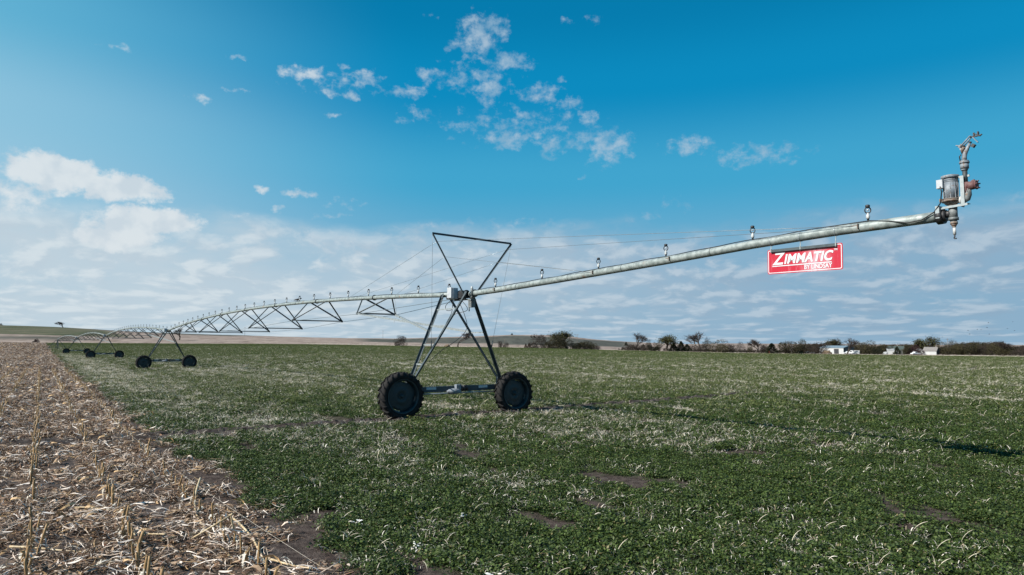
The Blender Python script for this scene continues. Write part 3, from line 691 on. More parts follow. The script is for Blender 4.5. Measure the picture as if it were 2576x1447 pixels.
for T_,sd in((TL_,-1),(TR_,1)):
    q=legw(sd,YO,.34); wire(T_,q)
    b=MB(); b.bar(rel(q),rel(q+(T_-q).normalized()*.3),.03,.03); b.obj('turnbuckle','frame_steel',root)
cb=MB(); cb.tube([rel(overp(t,-.01+.02*math.sin(t*3),.094+.006*math.sin(t*5))) for t in np.linspace(.7,12.4,70)]+[rel(overp(12.8,-.05,.085)),rel(overp(13.15,-.09,.02)),rel(overp(13.4,-.098,-.045)),rel(overp(13.62,-.10,-.03)),rel(overp(13.80,-.11,.06)),rel(overp(13.90,-.13,.18)),rel(overp(13.94,-.17,.34)),rel(overp(13.93,-.19,.42))],.009,6); cb.obj('power_cable','black_cable',root)

# end gun with booster pump ------------------------------------------
G=empty  # local frame of the end: x outboard along the pipe, y across (away), z height above ground datum
def gp(x,y,z): return rel((ORG[0]+bx*x+math.cos(HA)*y, ORG[1]+by*x+math.sin(HA)*y, z))
def gl(b,pts,rs,n=18,mi=0): b.tube([gp(*p) for p in pts],rs,n,mi,True)
def gbox(b,c,s,mi=0,tilt=0):
    M=Matrix.Rotation(-(PI/2-HA),3,'Z')
    if tilt: M=M@Matrix.Rotation(-tilt,3,'Y')
    b.box(gp(*c),s,M,mi)
def sec(b,z0,z1,x,r0,r1=None,y=0,mi=0,n=20,x1=None): 
    b.tube([gp(x,y,z0),gp(x if x1 is None else x1,y,z1)],[r0,r1 if r1 is not None else r0],n,mi,True)
b=MB(); gbox(b,(13.845,-.02,4.255),(.055,.20,.19)); gbox(b,(14.03,-.075,4.317),(.42,.012,.034),tilt=.03); gbox(b,(14.03,-.02,4.330),(.42,.11,.008),tilt=.03)
gbox(b,(14.175,-.06,4.53),(.05,.012,.46)); gbox(b,(14.152,-.01,4.53),(.008,.10,.46)); gbox(b,(14.185,-.0,4.757),(.15,.02,.03)); b.obj('pump_bracket','galv_light',root)
b=MB(); b.tube([gp(13.80,0,4.205),gp(13.89,0,4.21)],[.125,.125],20); b.tube([gp(13.86,0,4.205),gp(13.93,0,4.205)],[.10,.085],20); gl(b,[(13.9,0,4.225),(14.0,0,4.225)],.052); b.obj('end_flange','black_plastic',root)
b=MB(); sec(b,4.15,4.32,14.016,.058); sec(b,4.12,4.16,14.018,.068); sec(b,4.09,4.12,14.018,.045); b.obj('pump_inlet_tee','cast_grey',root)
b=MB(); sec(b,4.06,4.095,14.02,.050); sec(b,4.03,4.062,14.02,.03,.046); sec(b,4.005,4.03,14.02,.022,.026); b.obj('reducer','rusty_iron',root)
b=MB(); sec(b,3.90,4.03,14.021,.0215); b.obj('drain_nozzle','white_plastic',root)
b=MB(); b.tube([gp(14.021,0,3.905),gp(14.021,0,3.87),gp(14.01,0,3.85),gp(14.02,0,3.84),gp(14.045,0,3.842)],.010,8); b.obj('drain_hook','black_plastic',root)
b=MB(); sec(b,4.325,4.36,14.005,.055); sec(b,4.36,4.40,14.0,.075,.11); sec(b,4.40,4.435,13.998,.125); gl(b,[(14.0,0,4.405),(14.14,0,4.41)],.045); sec(b,4.435,4.445,13.998,.13); gbox(b,(13.87,-.03,4.44),(.03,.05,.05)); b.obj('pump_casing','rusty_iron',root)
b=MB(); sec(b,4.44,4.70,14.0,.100,.104); sec(b,4.70,4.715,14.0,.108); sec(b,4.715,4.76,13.999,.104); sec(b,4.757,4.80,13.997,.120); sec(b,4.80,4.815,13.997,.118,.06)
for k in range(10): an=2*PI*k/10; gbox(b,(14.0+.103*math.cos(an),.103*math.sin(an),4.57),(.008,.008,.24))
bm_=b.obj('booster_motor','old_paint',root)
b=MB(); gbox(b,(13.90,-.10,4.675),(.085,.075,.13)); gbox(b,(13.90,-.138,4.675),(.078,.006,.12)); b.obj('junction_box','box_white',bm_)
b=MB(); gl(b,[(14.12,0,4.41),(14.17,0,4.405),(14.21,0,4.42),(14.225,0,4.47),(14.22,0,4.56)],.05,14); gl(b,[(14.12,0,4.41),(14.145,0,4.408)],.055,14,1); b.obj('elbow',['cast_grey','white_plastic'],root)
b=MB(); sec(b,4.50,4.66,14.22,.05); gl(b,[(14.22,0,4.60),(14.285,0,4.60),(14.335,0,4.60)],[.06,.062,.055],14); gl(b,[(14.335,0,4.60),(14.35,0,4.60)],[.068,.068],14)
for a_ in range(5): an=2*PI*a_/5+.4; gl(b,[(14.34,.055*math.cos(an),4.60+.055*math.sin(an)),(14.375,.055*math.cos(an),4.60+.055*math.sin(an))],.010,6)
gbox(b,(14.30,0,4.665),(.05,.03,.03),tilt=.3); b.obj('shutoff_valve','faded_red',root)
b=MB(); sec(b,4.64,4.86,14.20,.033); b.obj('gun_riser','galv_dark',root)
g=MB(); sec(g,4.845,4.87,14.197,.045); sec(g,4.87,4.95,14.20,.056); sec(g,4.95,4.975,14.20,.066); sec(g,4.975,4.99,14.20,.058)
gl(g,[(14.20,0,4.98),(14.203,0,5.05),(14.215,0,5.10),(14.245,0,5.16),(14.285,0,5.24)],[.036,.033,.032,.027,.021],12)
g.obj('end_gun','old_paint',root)
gun=root.children[-1] if False else [o for o in bpy.data.objects if o.name.startswith('end_gun')][0]
b=MB(); gl(b,[(14.283,0,5.235),(14.296,0,5.262)],.021,12); gbox(b,(14.33,.0,5.19),(.05,.06,.04),tilt=.9); gl(b,[(14.16,-.03,4.985),(14.15,-.03,5.06),(14.175,-.03,5.085)],.008,6); gbox(b,(14.20,.03,5.17),(.07,.05,.09),tilt=.6); b.obj('gun_nozzle','black_plastic',gun)
b=MB()
for y in(-.035,.035): gl(b,[(14.165,y,5.20),(14.30,y,5.335)],.010,6)
gl(b,[(14.30,-.035,5.335),(14.30,.035,5.335)],.010,6); gl(b,[(14.175,-.035,5.17),(14.175,.035,5.17)],.018,8)
gbox(b,(14.17,0,5.215),(.06,.07,.04),tilt=.75); gbox(b,(14.13,0,5.235),(.05,.05,.012),tilt=-.3); gbox(b,(14.355,0,5.28),(.012,.03,.13),tilt=.6)
b.obj('drive_arm','old_paint',gun)
b=MB(); gbox(b,(14.36,0,5.325),(.13,.03,.016)); gbox(b,(14.345,0,5.355),(.016,.04,.05)); gbox(b,(14.375,0,5.35),(.07,.04,.012),tilt=-.5); gbox(b,(14.40,0,5.365),(.014,.045,.04)); gbox(b,(14.43,0,5.325),(.04,.03,.012),tilt=.6); b.obj('arm_counterweight','black_plastic',gun)
b=MB(); gl(b,[(14.19,0,5.10),(14.185,-.02,5.15),(14.215,-.035,5.19)],.02,8); b.obj('arm_hinge','rusty_iron',gun)

# pivot stand at the far centre ---------------------------------------
pz0=gz(-135.,204.)
b=MB(); top=Vector((-135.37,204,3.3))
for dx_,dy_ in((-1,-1),(1,-1),(1,1),(-1,1)):
    b.angle(rel((top.x+dx_*1.9,top.y+dy_*1.9,pz0-.05)),rel((top.x+dx_*.15,top.y+dy_*.15,3.3)),.12,.02)
for h in(.25,.5):
    c4=[Vector((top.x+q[0]*(1.9-1.75*h),top.y+q[1]*(1.9-1.75*h),pz0+(3.3-pz0)*h)) for q in((-1,-1),(1,-1),(1,1),(-1,1))]
    for k in range(4): b.bar(rel(c4[k]),rel(c4[(k+1)%4]),.06,.06)
b.tube([rel((top.x,top.y,pz0)),rel((top.x,top.y,3.6))],.11,10); b.obj('pivot_stand','frame_steel',root)

# the hanging sign ----------------------------------------------------
SW,SH=1.435,.457; s0=overp(10.862); s1=overp(12.297)
ang=math.atan2(by,bx); sl=math.atan2(-.026,SW)
sign=MB()
def rr(w,h,r,x0,z0,y,n=6):
    o=[]
    for cx,cz,a0 in((w-r,h-r,0),(r,h-r,PI/2),(r,r,PI),(w-r,r,1.5*PI)):
        for k in range(n+1): a=a0+PI/2*k/n; o.append((x0+cx+r*math.cos(a),y,z0+cz+r*math.sin(a)))
    return o
p=rr(SW,SH,.035,0,0,-.003); q=[(x,.003,z) for x,y,z in p]; n=len(p)
sign.add(p+q,[tuple(range(n)),tuple(range(n,2*n))[::-1]]+[(i,i+n,(i+1)%n+n,(i+1)%n) for i in range(n)])
sg=sign.obj('hanging_sign','sign_red'); sg.location=(s0.x,s0.y,3.556); sg.rotation_euler=(0,-sl*-1*-1,ang) if False else (0,-sl,ang)
tag(sg,'red rectangular sign with white lettering hanging under the raised pipe end','sign')
b=MB(); o1=rr(SW-.03,SH-.03,.03,.015,.015,-.0055); o2=rr(SW-.056,SH-.056,.02,.028,.028,-.0055); n=len(o1)
b.add(o1+o2,[(i,(i+1)%n,(i+1)%n+n,i+n) for i in range(n)]); b.obj('sign_border','sign_white',sg)
def text(txt,size,x,z,shear=0.,bold=0.,sx=1.,name='lettering',sp=1.):
    cu=bpy.data.curves.new(name,'FONT'); cu.body=txt; cu.size=size; cu.shear=shear; cu.offset=bold; cu.extrude=.001; cu.space_character=sp
    to=bpy.data.objects.new(name,cu); COL.objects.link(to); dg=bpy.context.evaluated_depsgraph_get(); dg.update()
    me=bpy.data.meshes.new_from_object(to.evaluated_get(dg)); bpy.data.objects.remove(to); bpy.data.curves.remove(cu)
    xs=[v.co.x for v in me.vertices]; zs=[v.co.y for v in me.vertices]
    me.transform(Matrix.Translation((x,-.0075,z))@Matrix(((sx,0,0,0),(0,0,-1,0),(0,1,0,0),(0,0,0,1)))@Matrix.Translation((-min(xs),-min(zs),0)))
    me.materials.clear(); me.materials.append(MAT['sign_white']); w=(max(xs)-min(xs))*sx
    return me,w
me,w=text('Z',.315,.10,.165,.24,.006); link('lettering',me,sg)
me,w2=text('IMMATIC',.235,.0,.17,.24,.0075,sp=1.04); 
x0=.10+w-.032; k=(1.275-x0)/w2; me.transform(Matrix.Translation((x0,0,0))@Matrix.Scale(k,4,(1,0,0))); link('lettering',me,sg)
me,w3=text('TM',.045,1.285,.335,0,.001); link('lettering',me,sg)
me,w4=text('BY LINDSAY',.112,0,.046,0,.0018,sp=1.0); k=.515/w4; me.transform(Matrix.Translation((.735,0,0))@Matrix.Scale(k,4,(1,0,0))); link('lettering',me,sg)
b=MB(); b.box((.67,-.0065,.142),(1.14,.002,.016)); b.obj('underline','sign_white',sg)
b=MB(); b.box((.715,-.018,.430),(1.25,.020,.052)); b.box((.715,-.030,.4075),(1.25,.028,.006)); b.obj('hanger_bar','frame_steel',sg)
for u in(.09,.675,1.33):
    b=MB(); t=10.862+u; c=overp(t); 
    zt=c.z-3.556-.02*0; loc_=Vector((u,0,zt-u*math.sin(sl)))
    b.lathe(loc_+Vector((-.012,0,0)),(1,0,0),[(0,.085),(0,.088),(.024,.088),(.024,.085)],20)
    b.tube([loc_+Vector((0,-.02,-.085)),(u,-.025,.47),(u,-.03,.44)],.007,6); b.box((u,-.030,.43),(.022,.012,.07)); b.obj('sign_hanger','galv_light',sg)
# ------------------------------------------------------------------ crop, dead grass and corn litter
def quads(V,F,C,c0,ax,bx_,col):
    n=len(V)//1
def strip_batch(P,col,out):
    """P: (n,k,2,3) ribbons -> quads"""
    n,k=P.shape[:2]; base=out['n']; V=P.reshape(-1,3); idx=base+np.arange(n)[:,None]*(k*2)+2*np.arange(k-1)[None,:]
    idx=idx.ravel(); F=np.stack([idx,idx+1,idx+3,idx+2],1)
    out['V'].append(V); out['F'].append(F); out['C'].append(np.repeat(col,k-1,0)); out['n']+=len(V)
def newout(): return dict(V=[],F=[],C=[],n=0)
def fin(name,out,mat): return mesh_np(name,np.concatenate(out['V']),np.concatenate(out['F']),mat,np.concatenate(out['C']))
PROTO=bpy.data.collections.new('prototypes')      # not linked to the scene: only instanced
def proto_obj(name,me,coll): o=bpy.data.objects.new(name,me); coll.objects.link(o); return o
def unit(v): return v/np.maximum(np.linalg.norm(v,axis=-1,keepdims=True),1e-9)
def alfalfa(n,rad,h,seed,c1=(.012,.025,.005),c2=(.076,.112,.023)):
    g=np.random.default_rng(seed); out=newout()
    # a few crowns, each a spray of stems with leaflets
    nc=5; cc=g.normal(0,rad*.5,(nc,2)); k=g.integers(0,nc,n)
    xy=cc[k]+g.normal(0,rad*.36,(n,2)); rr=np.linalg.norm(xy-cc[k],axis=1)/rad
    z=h*np.clip(1-.6*rr**2,.15,1)*g.uniform(.25,1.05,n)
    c=np.concatenate([xy,z[:,None]],1)
    nrm=unit(np.concatenate([g.normal(0,.6,(n,2)),np.full((n,1),.9)],1)); a=unit(np.cross(nrm,g.normal(0,1,(n,3)))); b=np.cross(nrm,a)
    L=g.uniform(.010,.019,n)[:,None]; W=L*g.uniform(.45,.7,n)[:,None]
    P=np.stack([np.stack([c-a*L,c-a*L],1),np.stack([c-b*W,c+b*W],1),np.stack([c+a*L,c+a*L],1)],1)
    t=g.uniform(0,1,n)[:,None]; col=(1-t)*np.array(c1)+t*np.array(c2)
    y=g.uniform(0,1,n)<.03; col[y]=(.15,.13,.055)
    strip_batch(P,col,out); return fin('alfalfa_clump',out,'leafy')
def blades(n,rad,seed,L0=.10,L1=.30,w=.0031,droop=1.,lean=.35,pal=((.56,.495,.385),(.40,.32,.225),(.66,.61,.52))):
    g=np.random.default_rng(seed); out=newout(); k=7
    base=np.concatenate([g.normal(0,rad,(n,2)),np.zeros((n,1))],1); L=g.uniform(L0,L1,n)
    th=g.uniform(0,2*PI,n); d=np.stack([np.cos(th)+lean,np.sin(th)-.1,th*0],1); d=unit(d)
    e0=g.uniform(.8,1.5,n); bend=g.uniform(1.0,3.6,n)*droop
    pts=[base]; p=base; 
    for j in range(k-1):
        t=(j+.5)/(k-1); el=e0-bend*t**1.3; st=(L/(k-1))[:,None]
        p=p+st*(d*np.cos(el)[:,None]+np.array([0,0,1])*np.sin(el)[:,None]); p[:,2]=np.maximum(p[:,2],.004); pts.append(p)
    pts=np.stack(pts,1); side=unit(np.cross(d,np.array([0,0,1.]))+g.normal(0,.25,(n,3)))
    ww=w*g.uniform(.7,1.6,n)[:,None]*np.array([.6,.8,1.,1.15,1.2,1.,.4])[None,:]
    P=np.stack([pts-side[:,None]*ww[:,:,None],pts+side[:,None]*ww[:,:,None]],2)
    pal=np.array(pal); col=pal[g.integers(0,len(pal),n)]*g.uniform(.8,1.15,(n,1))
    strip_batch(P,col,out); return out
def litter(n,rad,seed,big=1.):
    g=np.random.default_rng(seed); out=newout(); k=5
    c=np.concatenate([g.uniform(-rad,rad,(n,2)),g.gamma(1.6,.018,(n,1))],1)
    L=np.minimum(g.gamma(1.9,.05,n)+.03,.34)*big; W=np.where(g.uniform(0,1,n)<.17,g.uniform(.007,.017,n),g.uniform(.0016,.005,n))*big**.5; W=np.minimum(W,L*.35)
    th=g.uniform(0,PI,n)*.9+.0; th=np.where(g.uniform(0,1,n)<.55,g.normal(0.15,.45,n),g.uniform(0,PI,n))
    d=np.stack([np.cos(th),np.sin(th),g.normal(0,.22,n)],1); d=unit(d)
    s=unit(np.cross(d,np.array([0,0,1.])+g.normal(0,.45,(n,3)))); up=np.cross(s,d)
    curl=g.normal(0,.9,n)[:,None]; sw=g.normal(0,.35,n)[:,None]
    t=np.linspace(-.5,.5,k)
    pts=np.stack([c+d*(L*tt)[:,None]+up*(curl*L[:,None]*(.25-tt*tt)*1.0)+s*(sw*L[:,None]*tt*tt) for tt in t],1)
    pts[:,:,2]=np.maximum(pts[:,:,2],.003)
    prof=np.array([.35,.85,1,.9,.3])
    P=np.stack([pts-s[:,None]*(W[:,None]*prof)[:,:,None],pts+s[:,None]*(W[:,None]*prof)[:,:,None]+up[:,None]*(W[:,None]*prof*.5)[:,:,None]],2)
    pal=np.array([(.49,.39,.31),(.74,.65,.57),(.20,.115,.068),(.10,.058,.034),(.44,.29,.15),(.042,.028,.020),(.30,.205,.13)]); pr=[.14,.11,.19,.21,.07,.18,.10]  # straw tones; darkest and palest also hold shadow and sun contrast as colour
    col=pal[g.choice(len(pal),n,p=pr)]*g.uniform(.8,1.2,(n,1))
    strip_batch(P,col,out); return out
def coll_of(objs_name,meshes):
    c=bpy.data.collections.new(objs_name)
    for m in meshes: proto_obj(objs_name,m,c)
    return c
def scatter(name,XY,coll,scale,mat,label,cat,lift=0.,tilt=.12,rotz=None):
    n=len(XY); V=np.concatenate([XY,(ground(XY[:,0],XY[:,1])+lift)[:,None]],1)
    me=bpy.data.meshes.new(name); me.vertices.add(n); me.vertices.foreach_set('co',V.astype(np.float32).ravel())
    a=me.attributes.new('rot','FLOAT_VECTOR','POINT'); rot=np.stack([rng.normal(0,tilt,n),rng.normal(0,tilt,n),rng.uniform(-PI,PI,n) if rotz is None else rotz],1)
    a.data.foreach_set('vector',rot.astype(np.float32).ravel())
    a=me.attributes.new('scl','FLOAT','POINT'); a.data.foreach_set('value',np.asarray(scale,np.float32))
    me.materials.append(MAT[mat]); o=link(name,me); tag(o,label,cat,kind='stuff')
    ng=bpy.data.node_groups.new(name,'GeometryNodeTree'); ng.interface.new_socket('Geometry',in_out='INPUT',socket_type='NodeSocketGeometry'); ng.interface.new_socket('Geometry',in_out='OUTPUT',socket_type='NodeSocketGeometry')
    N=ng.nodes;L=ng.links; gi=N.new('NodeGroupInput');go=N.new('NodeGroupOutput'); iop=N.new('GeometryNodeInstanceOnPoints'); ci=N.new('GeometryNodeCollectionInfo')
    ci.inputs[0].default_value=coll; ci.inputs['Separate Children'].default_value=True; ci.inputs['Reset Children'].default_value=True
    iop.inputs['Pick Instance'].default_value=True
    ar=N.new('GeometryNodeInputNamedAttribute'); ar.data_type='FLOAT_VECTOR'; ar.inputs[0].default_value='rot'; er=N.new('FunctionNodeEulerToRotation')
    sc=N.new('GeometryNodeInputNamedAttribute'); sc.data_type='FLOAT'; sc.inputs[0].default_value='scl'
    m2p=N.new('GeometryNodeMeshToPoints')
    L.new(gi.outputs[0],m2p.inputs[0]); L.new(m2p.outputs[0],iop.inputs['Points']); L.new(ci.outputs[0],iop.inputs['Instance']); L.new(ar.outputs[0],er.inputs[0]); L.new(er.outputs[0],iop.inputs['Rotation']); L.new(sc.outputs[0],iop.inputs['Scale']); L.new(iop.outputs[0],go.inputs[0])
    md=o.modifiers.new('scatter','NODES'); md.node_group=ng; return o
def sample(y0,y1,dens,side,marg=.86,keep=None):
    """random points in the strip y0..y1 of the view wedge; side 'field' or 'stubble'"""
    n=int(dens*marg*(y1**2-y0**2)); Y=np.sqrt(rng.uniform(y0**2,y1**2,n)); X=rng.uniform(-marg,marg,n)*Y
    o=X*P0v[0]+Y*P0v[1]; k=(o>OB+.15) if side=='field' else (o<OB+.35*(rng.uniform(0,1,n)-.3))
    X,Y=X[k],Y[k]; k=Y<np.interp(X/Y,TS,Ye)-1; X,Y=X[k],Y[k]
    if keep is not None: q=keep(X,Y)>rng.uniform(0,1,len(X)); X,Y=X[q],Y[q]
    return np.stack([X,Y],1)
kb=lambda X,Y: (bare(X,Y)<.4)*1.
clA=coll_of('alfalfa_clump',[alfalfa(190,.14,.085,100+i) for i in range(7)])
clA2=coll_of('far_alfalfa_clump',[alfalfa(150,.14,.085,120+i,(.048,.066,.014),(.135,.158,.052)) for i in range(6)])
for nm,bands,cl,lb in(('alfalfa_plants',((4.,14,62,.8,1.25),(14,40,34,.95,1.5)),clA,'low dark green crop plants around and in front of the nearest tower'),
      ('far_alfalfa_plants',((18,60,12,1.2,1.9),(60,200,2.4,1.7,2.7),(200,430,.55,2.4,3.6)),clA2,'paler green crop running back from the nearest tower to the far field edge')):
    XY=[];SC=[]
    for y0,y1,d,s0,s1 in bands:
        p=sample(y0,y1,d,'field',keep=lambda X,Y:kb(X,Y)*(np.clip((40-Y)/20,0,1) if nm[0]=='a' else np.clip((Y-18)/18,0,1)*np.clip((440-Y)/60,0,1))*(.68+.32*np.clip(fbm(X/.5,Y/.5,123,2)*3-1,0,1))*np.clip(1.25-.35*dryness(X,Y),.35,1)); XY.append(p); SC.append(rng.uniform(s0,s1,len(p))*(.72+.6*fbm(p[:,0]/.9,p[:,1]/.9,131,3)))
    XY=np.concatenate(XY);SC=np.concatenate(SC)
    scatter(nm,XY,cl,SC,'leafy',lb,'crop',tilt=.1)
nA=len(XY)
clB=coll_of('dead_grass_tuft',[fin('dead_grass_tuft',blades(nb,rd,200+i,l0,l1),'dry_blade') for i,(nb,rd,l0,l1) in enumerate([(7,.03,.08,.22),(12,.06,.10,.27),(18,.10,.08,.25),(5,.02,.15,.34),(14,.12,.05,.18),(22,.14,.08,.24)])])
XY=[];SC=[]
for y0,y1,d,s0,s1,gm in((4.,14,46,.55,.95,1.9),(14,30,62,.65,1.1,1.45),(30,60,36,.9,1.35,1.35),(60,130,12,1.2,1.8,1.35),(130,300,1.3,1.6,2.3,1.4)):
    p=sample(y0,y1,d,'field',keep=lambda X,Y:np.maximum(np.clip(dryness(X,Y),.06,1)**gm*np.clip(1.15-Y/260,.3,1),np.clip((Y-10)/60,0,.36))*(bare(X,Y)<.6)); XY.append(p); SC.append(rng.uniform(s0,s1,len(p)))
# the two long bleached drifts beside the stubble
for y0,y1,d,s0,s1 in((16,45,26,.7,1.1),(45,160,9,1.1,1.8)):
    def band(X,Y):
        o=X*P0v[0]+Y*P0v[1]; r=X*R0[0]+Y*R0[1]; w=1.0*(fbm(r/9,o/1.,55,3)-.5)
        return np.clip(np.exp(-(np.abs(o-4.6+w)/1.5)**4)*np.clip((r-13)/12,0,1)*(.35+1.1*fbm(r/2.5,o/.5,57,3))+.8*np.exp(-((o-6.9-w*.4)/.35)**2)*np.clip((r-22)/15,0,1)+.7*np.exp(-((o-11.8+w)/.5)**2),0,1)*(bare(X,Y)<.6)
    p=sample(y0,y1,d,'field',keep=band); XY.append(p); SC.append(rng.uniform(s0,s1,len(p)))
XY=np.concatenate(XY);SC=np.concatenate(SC)
scatter('dead_grass',XY,clB,SC,'dry_blade','bleached curling dead grass standing in drifts among the green crop','dead grass',tilt=.15,rotz=rng.normal(0,.9,len(XY)))
nB=len(XY)
clC=coll_of('corn_litter_patch',[fin('corn_litter_patch',litter(170,.27,300+i),'litter') for i in range(8)])
XY=[];SC=[]
for y0,y1,d,s0,s1 in((3.6,12,19,.75,1.25),(12,25,15,.85,1.4),(25,60,5,1.2,1.9),(60,150,1.6,1.7,2.6),(150,420,.22,2.6,4.)):
    p=sample(y0,y1,d,'stubble',marg=1.0,keep=lambda X,Y:np.clip((fbm((X*R0[0]+Y*R0[1])/.8,(X*P0v[0]+Y*P0v[1])/.4,141,3)-.30)*3.2,.16,1)*(.75+.25*np.cos((X*P0v[0]+Y*P0v[1])*2*PI/.925))); XY.append(p); SC.append(rng.uniform(s0,s1,len(p)))
# a thinner scatter of blown husks along the bare edge and into the crop
p=sample(4.,30,6,'field',keep=lambda X,Y:np.exp(-((X*P0v[0]+Y*P0v[1])-OB)/.45)); XY.append(p); SC.append(rng.uniform(.5,.8,len(p)))
XY=np.concatenate(XY);SC=np.concatenate(SC)
scatter('corn_litter',XY,clC,SC,'litter','tan and white shredded corn leaves and husks carpeting the harvested field','corn litter',tilt=.07,rotz=rng.normal(0,.5,len(XY))+PI*rng.integers(0,2,len(XY)))
print('SCATTER',nA,nB,len(XY))

# standing stumps -------------------------------------------------------
def stump(seed):
    g=random.Random(seed); b=MB(); h=g.uniform(.15,.32); r=g.uniform(.011,.016); lx,ly=g.uniform(-.22,.22),g.uniform(-.22,.22)
    pts=[];rs=[]; m=9
    for i in range(m):
        t=i/(m-1); pts.append((lx*h*t+g.uniform(-.001,.001),ly*h*t,h*t-.02)); rs.append(r*(1.25-.35*t)*(1.18 if i in(2,5) else 1))
    b.tube(pts,rs,8)
    for k in range(g.randint(3,6)):   # torn sheaths
        a=g.uniform(0,2*PI); z0=g.uniform(.02,h*.7); L=g.uniform(.05,.16); w=g.uniform(.006,.017); d=Vector((math.cos(a),math.sin(a),0)); s=Vector((-math.sin(a),math.cos(a),0))
        p=Vector((lx*z0,ly*z0,z0))+d*r; vs=[]
        for j in range(5):
            t=j/4; q=p+d*(L*.55*t)+Vector((0,0,L*(.7*t-1.3*t*t*g.uniform(.5,1.3)))); q.z=max(q.z,.003); vs+=[q-s*w*(1-.6*t),q+s*w*(1-.6*t)]
        b.add(vs,[(2*j,2*j+1,2*j+3,2*j+2) for j in range(4)],1)
    for k in range(3):
        a=g.uniform(0,2*PI); p=Vector((lx*h,ly*h,h-.03)); d=Vector((math.cos(a),math.sin(a),0))*r*.8; b.bar(p+d,p+d*1.6+Vector((0,0,g.uniform(.02,.05))),.004,.003)
    return b.mesh('corn_stump',['stalk','husk'])
SM=[stump(50+i) for i in range(9)]
cand=[]
for k in range(-40,3):
    o=k*.925; rr_=3.5
    while rr_<75:
        oo=o+random.gauss(0,.025); p=R0*rr_+P0v*oo
        if p[1]>4.2 and p[0]>-1.0*p[1] and random.random()<(.80 if vnoise(rr_/1.3,k*3.7,5)>.3 else .25): cand.append((float(p[0]),float(p[1])))
        rr_+=random.uniform(.13,.26)
cand.sort(key=lambda p:(abs(p[0]/p[1])>.80,p[1]))
for i,(x,y) in enumerate(cand[:300]):
    o=link('corn_stump',SM[i%9],None,(x,y,gz(x,y)-.005),(random.gauss(0,.10),random.gauss(0,.10),random.uniform(0,6.28)))
    s=random.uniform(.7,1.15); o.scale=(s*1.1,s*1.1,s)
    tag(o,'short broken tan corn stump standing in a stubble row of the harvested field','corn stump','corn stumps standing in rows in the harvested field')
restp=np.array(cand[300:]); clS=coll_of('far_corn_stump',SM)
scatter('corn_stubble',restp,clS,rng.uniform(.7,1.1,len(restp))*np.where(restp[:,1]>30,1.3,1),'stalk','rows of small broken corn stumps running back across the harvested field','corn stubble',tilt=.12)
# long fallen stalks in the near corner
def lying(seed,L,r,bend=.0):
    g=random.Random(seed); b=MB(); m=22; pts=[];rs=[]
    for i in range(m): t=i/(m-1); pts.append((L*(t-.5),bend*L*math.sin(t*PI)+.004*math.sin(9*t),r+.003*math.sin(7*t))); rs.append(r*(1.1-.35*t)*(1.22 if i%6==3 else 1))
    b.tube(pts,rs,9)
    for k in range(4):
        t=g.uniform(.1,.9); x=L*(t-.5); l=g.uniform(.05,.15); w=.008; sgn=g.choice((-1,1)); vs=[]
        for j in range(5): q=j/4; vs+=[(x+l*q,sgn*(r+l*.4*q)-w*(1-q*.7),.02+.03*math.sin(q*PI)),(x+l*q,sgn*(r+l*.4*q)+w*(1-q*.7),.024+.03*math.sin(q*PI))]
        b.add(vs,[(2*j,2*j+1,2*j+3,2*j+2) for j in range(4)],1)
    return b.mesh('fallen_stalk',['pale_stalk','husk'])
def onground(px,py):
    x=(px-1288)/1717; y=(py-866)/1717; Y=2.25/y; return x*Y,Y
STK=[((520,1212),(622,1405),.014,'golden jointed corn stalk lying slantwise at the end of the nearest stubble row'),
     ((595,1300),(700,1470),.013,'yellow jointed corn stalk lying beside the bare soil at the bottom of the field'),
     ((352,1330),(392,1425),.012,'pale bent corn stalk leaning out of the second stubble row'),
     ((60,1378),(285,1386),.011,'long straight pale stalk lying crosswise near the left edge'),
     ((325,1338),(440,1346),.011,'short pale stalk lying crosswise beside the second stubble row'),
     ((215,1276),(330,1281),.010,'thin yellow stalk lying crosswise between the first and second rows'),
     ((430,1360),(560,1330),.012,'brown stalk lying crosswise in front of the bent golden stalk'),
     ((20,1440),(140,1400),.012,'grey stalk lying at the lower left corner'),
     ((250,1430),(330,1400),.012,'short thick pale stalk near the bottom left'),
     ((690,1400),(800,1425),.010,'thin pale stalk lying on the bare soil strip')]
for i,(a_,c_,r_,lb) in enumerate(STK):
    p=Vector((*onground(*a_),0)); q=Vector((*onground(*c_),0)); m_=(p+q)/2; L_=(q-p).length; o=link('fallen_stalk',lying(i,L_,r_,random.uniform(-.05,.05)),None,(m_.x,m_.y,gz(m_.x,m_.y)+.035),(0,random.uniform(-.06,.06),math.atan2((q-p).y,(q-p).x)))
    tag(o,lb,'corn stalk','fallen corn stalks on the litter')
# broken stalk propped up like a tent
b=MB(); p=Vector((0,0,.27)); b.tube([(-.42,-.10,.02),p],[.009,.011],8); b.tube([p,(.02,.10,.03)],[.011,.012],8); b.tube([p,(.02,.01,.29)],[.013,.012],8)
x,y=onground(598,1345); o=b.obj('broken_stalk','pale_stalk'); o.location=(x,y,gz(x,y)); tag(o,'broken pale stalk folded into an upright angle above the litter at the field edge','corn stalk')
def cob(seed):
    b=MB(); n=14; pts=[(.15*(i/(n-1)-.5),0,0) for i in range(n)]; b.tube(pts,[.013*(.55+.5*math.sin(PI*(i+.8)/n)) for i in range(n)],10); return b.mesh('corn_cob','cob')
for (px,py,lb) in((435,1408,'reddish corn cob lying at the bottom of the second stubble row'),(300,1368,'dark red corn cob half hidden in litter left of the second row'),(348,1441,'orange red corn cob at the very bottom among white husks')):
    x,y=onground(px,py); o=link('corn_cob',cob(1),None,(x,y,gz(x,y)+.03),(0,0,random.uniform(0,3))); tag(o,lb,'corn cob','corn cobs in the litter')
